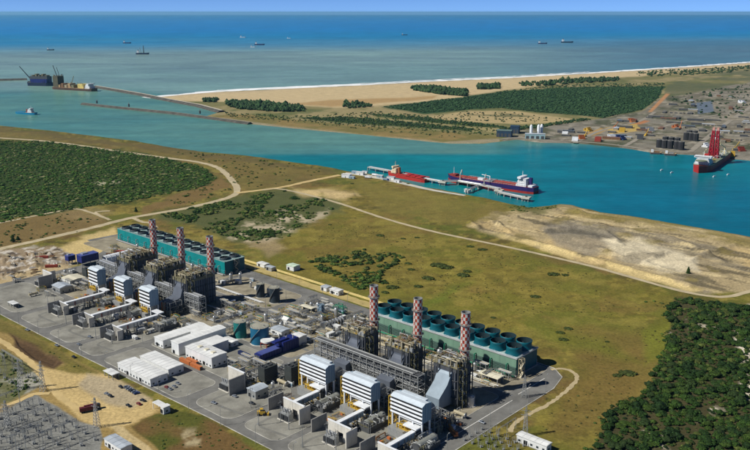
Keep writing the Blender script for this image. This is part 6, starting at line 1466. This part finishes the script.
for k, (x, y) in enumerate([(499,192.6),(526,200),(443,184)]):
    X_, Y_ = G(x, y); t = thing('mooring_dolphin', 'concrete mooring dolphin of the tanker jetty, %s from the left' % ('middle', 'last', 'first')[k], 'dolphin', (X_, Y_, 0), -.5); MB().box(-6, 6, -5, 5, 2.2, 4.4).build('cap', conc_l, t)
    for sx in (-4, 4):
        for sy in (-3, 3): MB().cyl((sx, sy, -4), (sx, sy, 2.2), .9, .9, 8).build('pile', concrete_d, t)
    MB().box(-1, 1, -1, 1, 4.4, 6).build('bollard', steel_d, t)
for k, (x, y) in enumerate([(460,183.6),(484,188.3)]):
    X_, Y_ = G(x, y); t = thing('loading_arm', 'pale loading arm between trestle and tanker, %s one' % ('left', 'right')[k], 'loading arm', (X_, Y_, 4.5), 1.2); m_ = MB(); m_.cyl((0, 0, 0), (0, 0, 10), .8, .6, 8); m_.bar((0, 0, 10), (9, 0, 15), .8); m_.bar((9, 0, 15), (14, 0, 7), .7); m_.build('arm', conc_l, t); MB().box(-2, 2, -2, 2, 0, 2).build('base', steel, t)
X_, Y_ = G(467.5, 192); t = thing('jetty_cabin', 'small white cabin at the foot of the access bridge', 'cabin', (X_, Y_, 0), -.5); MB().box(-4, 4, -3, 3, 0, 4).build('wall', white, t); MB().box(-4.4, 4.4, -3.4, 3.4, 4, 4.4).build('roof', roofw, t); MB().box(4, 4.1, -.6, .6, 0, 2.4).build('door', steel_d, t)
ribbon('quay', [(345,173.5),(360,174.5),(385,179.2),(410,185),(432,190),(465,195.5)], (16, 7), conc_l, .14, .1, 6, seed=41)
for k, (x, y, s) in enumerate([(346.5,177.5,1.4),(355,173.5,1),(360.5,174.8,1.2),(365,173.2,.9),(380,177.5,1),(391,179.5,1.2),(397,182.2,.9),(352,178.6,.9)]):
    X_, Y_ = G(x, y); t = thing('quay_cabin', 'white site cabin on the channel quay, %s from the left' % ORD[sorted([346.5,355,360.5,365,380,391,397,352]).index(x)], 'cabin', (X_, Y_, .14), -.45, 'cabins on the quay')
    MB().box(-5 * s, 5 * s, -2.5 * s, 2.5 * s, 0, 3.6 * s).build('wall', (white, bluegrey, wallw)[k % 3], t); MB().box(-5.3 * s, 5.3 * s, -2.8 * s, 2.8 * s, 3.6 * s, 3.9 * s).build('roof', (roofw, roofg)[k % 2], t); MB().box(-.6, .6, -2.5 * s - .1, -2.5 * s, 0, 2.3).build('door', steel_d, t)
# ---- the port across the channel
def port_box(name, label, cat, x, y, w_, d_, h, mat, rm, rz=-.35, group=None, bays=0):
    X_, Y_ = G(x, y); t = thing(name, label, cat, (X_, Y_, 0), rz, group)
    MB().box(-w_ / 2, w_ / 2, -d_ / 2, d_ / 2, 0, h).build('wall', mat, t)
    MB().add([(-w_/2-.5,-d_/2-.5,h),(w_/2+.5,-d_/2-.5,h),(w_/2+.5,0,h+d_*.08),(-w_/2-.5,0,h+d_*.08),(w_/2+.5,d_/2+.5,h),(-w_/2-.5,d_/2+.5,h)], [(0,1,2,3),(3,2,4,5),(1,4,2),(0,3,5)]).build('roof', rm, t)
    for k in range(bays): MB().box(-w_/2 + (k + .2) * w_ / bays, -w_/2 + (k + .8) * w_ / bays, -d_/2 - .1, -d_/2, .3, h * .6).build('door', steel_d, t)
    return t
slate = M('slate_wall', (44, 66, 88), .6, 0, .2, .1); slate_r = M('slate_roof', (96, 116, 112), .6, 0, .15, .1)
port_box('port_warehouse', 'large dark blue port warehouse, left of the pair on the far bank', 'warehouse', 504.5, 136.5, 30, 22, 13, slate, slate_r, -.3, bays=4)
port_box('port_warehouse', 'dark blue port warehouse, right of the pair on the far bank', 'warehouse', 515, 133, 18, 22, 15, slate, slate, -.3, bays=3)
port_box('batching_plant', 'pale teal plant building beneath the white silos', 'building', 535, 138.5, 40, 14, 10, M('pale_teal', (150, 180, 184), .6, 0, .15, .1), roofg, -.2, bays=4)
for k, (x, y) in enumerate([(530.8,137.8),(538.2,137.6),(541.2,137.2)]):
    X_, Y_ = G(x, y); t = thing('white_silo', 'tall white silo on the far bank, %s of the three' % ('left', 'middle', 'right')[k], 'silo', (X_, Y_, 0), 0, 'silos on the far bank'); MB().lathe([(3, 6), (3, 24), (1.2, 27), (.01, 27)], n=16).build('shell', white, t, True); MB().lathe([(1, 3), (3, 7)], n=16).build('hopper', white, t)
    for a in range(4): MB().bar((2.4 * math.cos(a * 1.57), 2.4 * math.sin(a * 1.57), 0), (2.4 * math.cos(a * 1.57), 2.4 * math.sin(a * 1.57), 7), .5).build('leg', steel, t)
# reel stacks
reelm = M('reel_dark', (46, 46, 48), .8, 0, .25, .15)
def reel(label, x, y, r_, h):
    X_, Y_ = G(x, y); t = thing('pipe_reel', label, 'pipe reel', (X_, Y_, 0), 0, 'flexible pipe reels on the port quay')
    MB().lathe([(r_, 0), (r_, h * .3), (r_ * .97, h * .32), (r_, h * .34), (r_, h * .64), (r_ * .97, h * .66), (r_, h * .68), (r_, h), (r_ * .35, h), (r_ * .35, h * .5)], n=20).build('coil', reelm, t); MB().lathe([(r_ * 1.04, h), (r_ * 1.04, h + .8), (r_ * .5, h + .8)], n=20).build('flange', M('reel_top', (120, 118, 112), .7, 0, .2, .2), t)
    for a in range(8): MB().bar((r_ * 1.02 * math.cos(a * .785), r_ * 1.02 * math.sin(a * .785), 0), (r_ * 1.02 * math.cos(a * .785), r_ * 1.02 * math.sin(a * .785), h), .6).build('stanchion', steel_d, t)
RE = [(659,147.5),(664.2,148.2),(670,148.6),(676.5,149.2),(681,149.8),(665,144.4),(671,145),(677,145.6),(686,140),(691,140.4),(695.5,141),(689,137.8),(694.5,138.2)]
for k, (x, y) in enumerate(RE): reel('tall dark coil of pipe in the %s cluster, %s from its left' % (('front', 'rear')[k >= 8], ORD[k if k < 8 else k - 8]), x, y, 5.4, 15)
# scattered sheds, stacks and machines
rp = random.Random(12); sheds = []
dust = M('dusty_wall', (150, 142, 124), .8, 0, .25, .1); pm = [(dust, roofg, 'pale'), (steel_d, M('dusty_roof', (112, 110, 102), .8, 0, .25, .1), 'grey'), (dust, M('dusty_cream', (146, 138, 118), .8, 0, .25, .1), 'cream'), (brown, M('rust_roof', (116, 86, 70), .7, 0, .2, .2), 'rust red'), (steel_d, M('blue_roof', (94, 106, 118), .6, 0, .15, .2), 'blue grey')]
port_poly = [(545,140),(560,128),(604,122),(645,114),(668,101),(700,96),(750,86),(750,154),(728,152),(700,148),(640,146),(600,141)]
while len(sheds) < 66:
    x, y = rp.uniform(545, 752), rp.uniform(88, 153)
    if sdist(np.array([x]), np.array([y]), port_poly)[0] < 1.5 or 650 < x < 700 and 130 < y < 152 or 694 < x < 716 and 99 < y < 116: continue
    if all(abs(x - a) > 3.6 or abs(y - b) > 1.8 for a, b in sheds): sheds.append((x, y))
sheds.sort(); cn = {}
for x, y in sheds:
    mi = rp.choices(range(5), (1, 4, 2, 1, 1))[0]; zone = ('front' if y > 138 else 'middle' if y > 120 else 'back') + ' rows of the port'; k = cn.get((mi, zone), 0); cn[(mi, zone)] = k + 1
    port_box('port_shed', '%s roofed shed in the %s, %s from the left' % (pm[mi][2], zone, ORD[k]), 'shed', x, y, rp.uniform(10, 38), rp.uniform(7, 14), rp.uniform(2.5, 5.5), pm[mi][0], pm[mi][1], -.42 + rp.choice((0, 0, 1.57)), 'port sheds', bays=rp.choice((0, 2, 3)))
def stackbox(label, x, y, mat, n, rz, group):
    X_, Y_ = G(x, y); t = thing('cargo_stack', label, 'cargo stack', (X_, Y_, 0), rz, group)
    for k in range(n): MB().box(-6, 6, k * 3.2 - n * 1.6, k * 3.2 + 2.6 - n * 1.6, 0, 2.8 + (k * 7 % 3) * 2.6).build('stack', mat, t)
for i, (x, y, m_, n, lab) in enumerate([(598,141,M('oxide_red', ()),7,'red container stack on the far quay edge'),(612,138.5,white,6,'white tank container stack on the far quay'),(621,139.5,M('car_blue', ()),6,'dark blue container stack right of the white stack'),(575,141,white,3,'single white container block at the water edge'),(581.5,139,orangep,4,'orange crate stack left of the red stack'),
    (588,131,yellow,5,'yellow machine row on ochre ground'),(622,131.5,yellow,7,'yellow pipe stack in the middle of the port'),(632,122,orangep,6,'orange stack beside the brown port road'),(676,128,orangep,5,'orange crane parts behind the reels'),(731,156,yellow,6,'yellow crane parts right of the red towers'),(741,151,M('oxide_red', ()),4,'red stack at the right edge of the port'),(742,103,white,6,'white long stack at the far right of port'),(640,139,steel_d,5,'dark steel stack left of the reels'),(650,131,silver,6,'silver pipe stack behind the reels'),(706,147,white,4,'white block stack left of the red towers'),(565,134,white,2,'white trailer block on the far bank road')]):
    stackbox(lab, x, y, m_, n, -.35 + (i % 3) * .5, 'cargo stacks on the port quay')
def port_crane(label, x, y, h, m_):
    h *= .7
    X_, Y_ = G(x, y); t = thing('port_crane', label, 'crane', (X_, Y_, 0), rp.uniform(-1, 1), 'port cranes'); MB().box(-4, 4, -2, 2, 0, 3).build('carrier', m_, t); MB().box(-2, 1, -1.6, 1.6, 3, 5.5).build('cab', m_, t); MB().bar((0, 0, 4), (h * .5, 0, h), 1.0).build('boom', m_, t); MB().bar((h * .5, 0, h), (h * .52, 0, 3), .25).build('hook_line', steel_d, t)
for k, (x, y, h, m_, lab) in enumerate([(585,137,24,yellow,'yellow mobile crane behind the red container stack'),(680,129,26,orangep,'orange mobile crane behind the reels'),(646,136,22,yellow,'yellow mobile crane left of the reels'),(735,150,22,yellow,'yellow mobile crane right of the red towers'),(615,128,20,orangep,'orange mobile crane on the ochre ground'),(716,140,24,white,'white mobile crane behind the red towers')]): port_crane(lab, x, y, h, m_)
for k, (x0, y0, x1, y1) in enumerate([(650,152.4,661,152.8),(664,153.6,676,154.2)]):
    t, L = ship_at('moored_barge', 'low grey barge moored below the reels, %s one' % ('left', 'right')[k], (x0, y0 + .6), (x1, y1 + .6), 'barge'); MB.build(hull_mesh(L, 10, 0, -.4, 3.4, .1, .05), 'hull', [steel_d, tan_], t); MB().box(-L * .4, -L * .2, -3, 3, 3.4, 8).build('wheelhouse', white, t); MB().box(-L * .1, L * .3, -3.5, 3.5, 3.4, 5).build('cargo', (brown, steel)[k], t)
roadm = M('port_road', (146, 139, 124), .9, 0, .2, .03)
for k, (pts, wd) in enumerate([([(500,139.5),(520,137.5),(545,140.5),(600,143.3),(655,150.5),(690,152.5)],9),([(575,143),(600,131),(640,121),(655,112)],10),([(625,146),(660,128),(700,118),(752,110)],9),([(690,152),(720,128),(752,106)],11),([(560,140),(600,136),(660,134),(752,140)],7),([(648,117),(655,112)],9)]): ribbon('port_road', pts, wd, roadm, .2 + .05 * k, .1, 12, seed=60 + k)
# rubble yard, upper left
rb_ = random.Random(8); HEAPS = []
for k in range(46):
    x, y = rb_.uniform(2, 66), rb_.uniform(252, 284)
    if sdist(np.array([x]), np.array([y]), [(0,256),(50,248),(66,262),(44,274),(0,288)])[0] < 0: continue
    X_, Y_ = G(x, y); m_ = rb_.choice((steel, concrete, brown, beige, concrete_d, steel_d, silver)); t = MB(); n = rb_.randint(2, 5)
    for q in range(n):
        a = rb_.uniform(-.4, .4); t.bar((-3 + a, q * .8 - n * .4, .5 + rb_.random() * 1.6), (3 + a, q * .8 - n * .4 + a, .6 + rb_.random() * 1.5), rb_.uniform(.3, .8))
    o = t.build('scrap_heap', m_); o.location = (X_, Y_, 1.0); o.rotation_euler = (0, 0, rb_.uniform(0, 3)); HEAPS.append((x, o)); tag(o, 'x', 'scrap heap', 'scrap heaps in the rubble yard')
HEAPS.sort(key=lambda q: q[0])
for k, (x, o) in enumerate(HEAPS): o['label'] = 'heap of scrap beams in the rubble yard at upper left, %s from the left' % ORD[k]
# ================================================================== AIR
hz = bpy.data.materials.new('haze_air'); hz.use_nodes = True; n = hz.node_tree.nodes; n.clear()
vo = n.new('ShaderNodeVolumePrincipled'); vo.inputs['Color'].default_value = (.32, .74, 1.0, 1); vo.inputs['Density'].default_value = 1.8e-5; vo.inputs['Anisotropy'].default_value = .2
mo = n.new('ShaderNodeOutputMaterial'); hz.node_tree.links.new(vo.outputs[0], mo.inputs['Volume'])
haze = MB().box(-130000, 130000, -4000, 82000, -8, 262).build('haze', hz); tag(haze, kind='stuff')
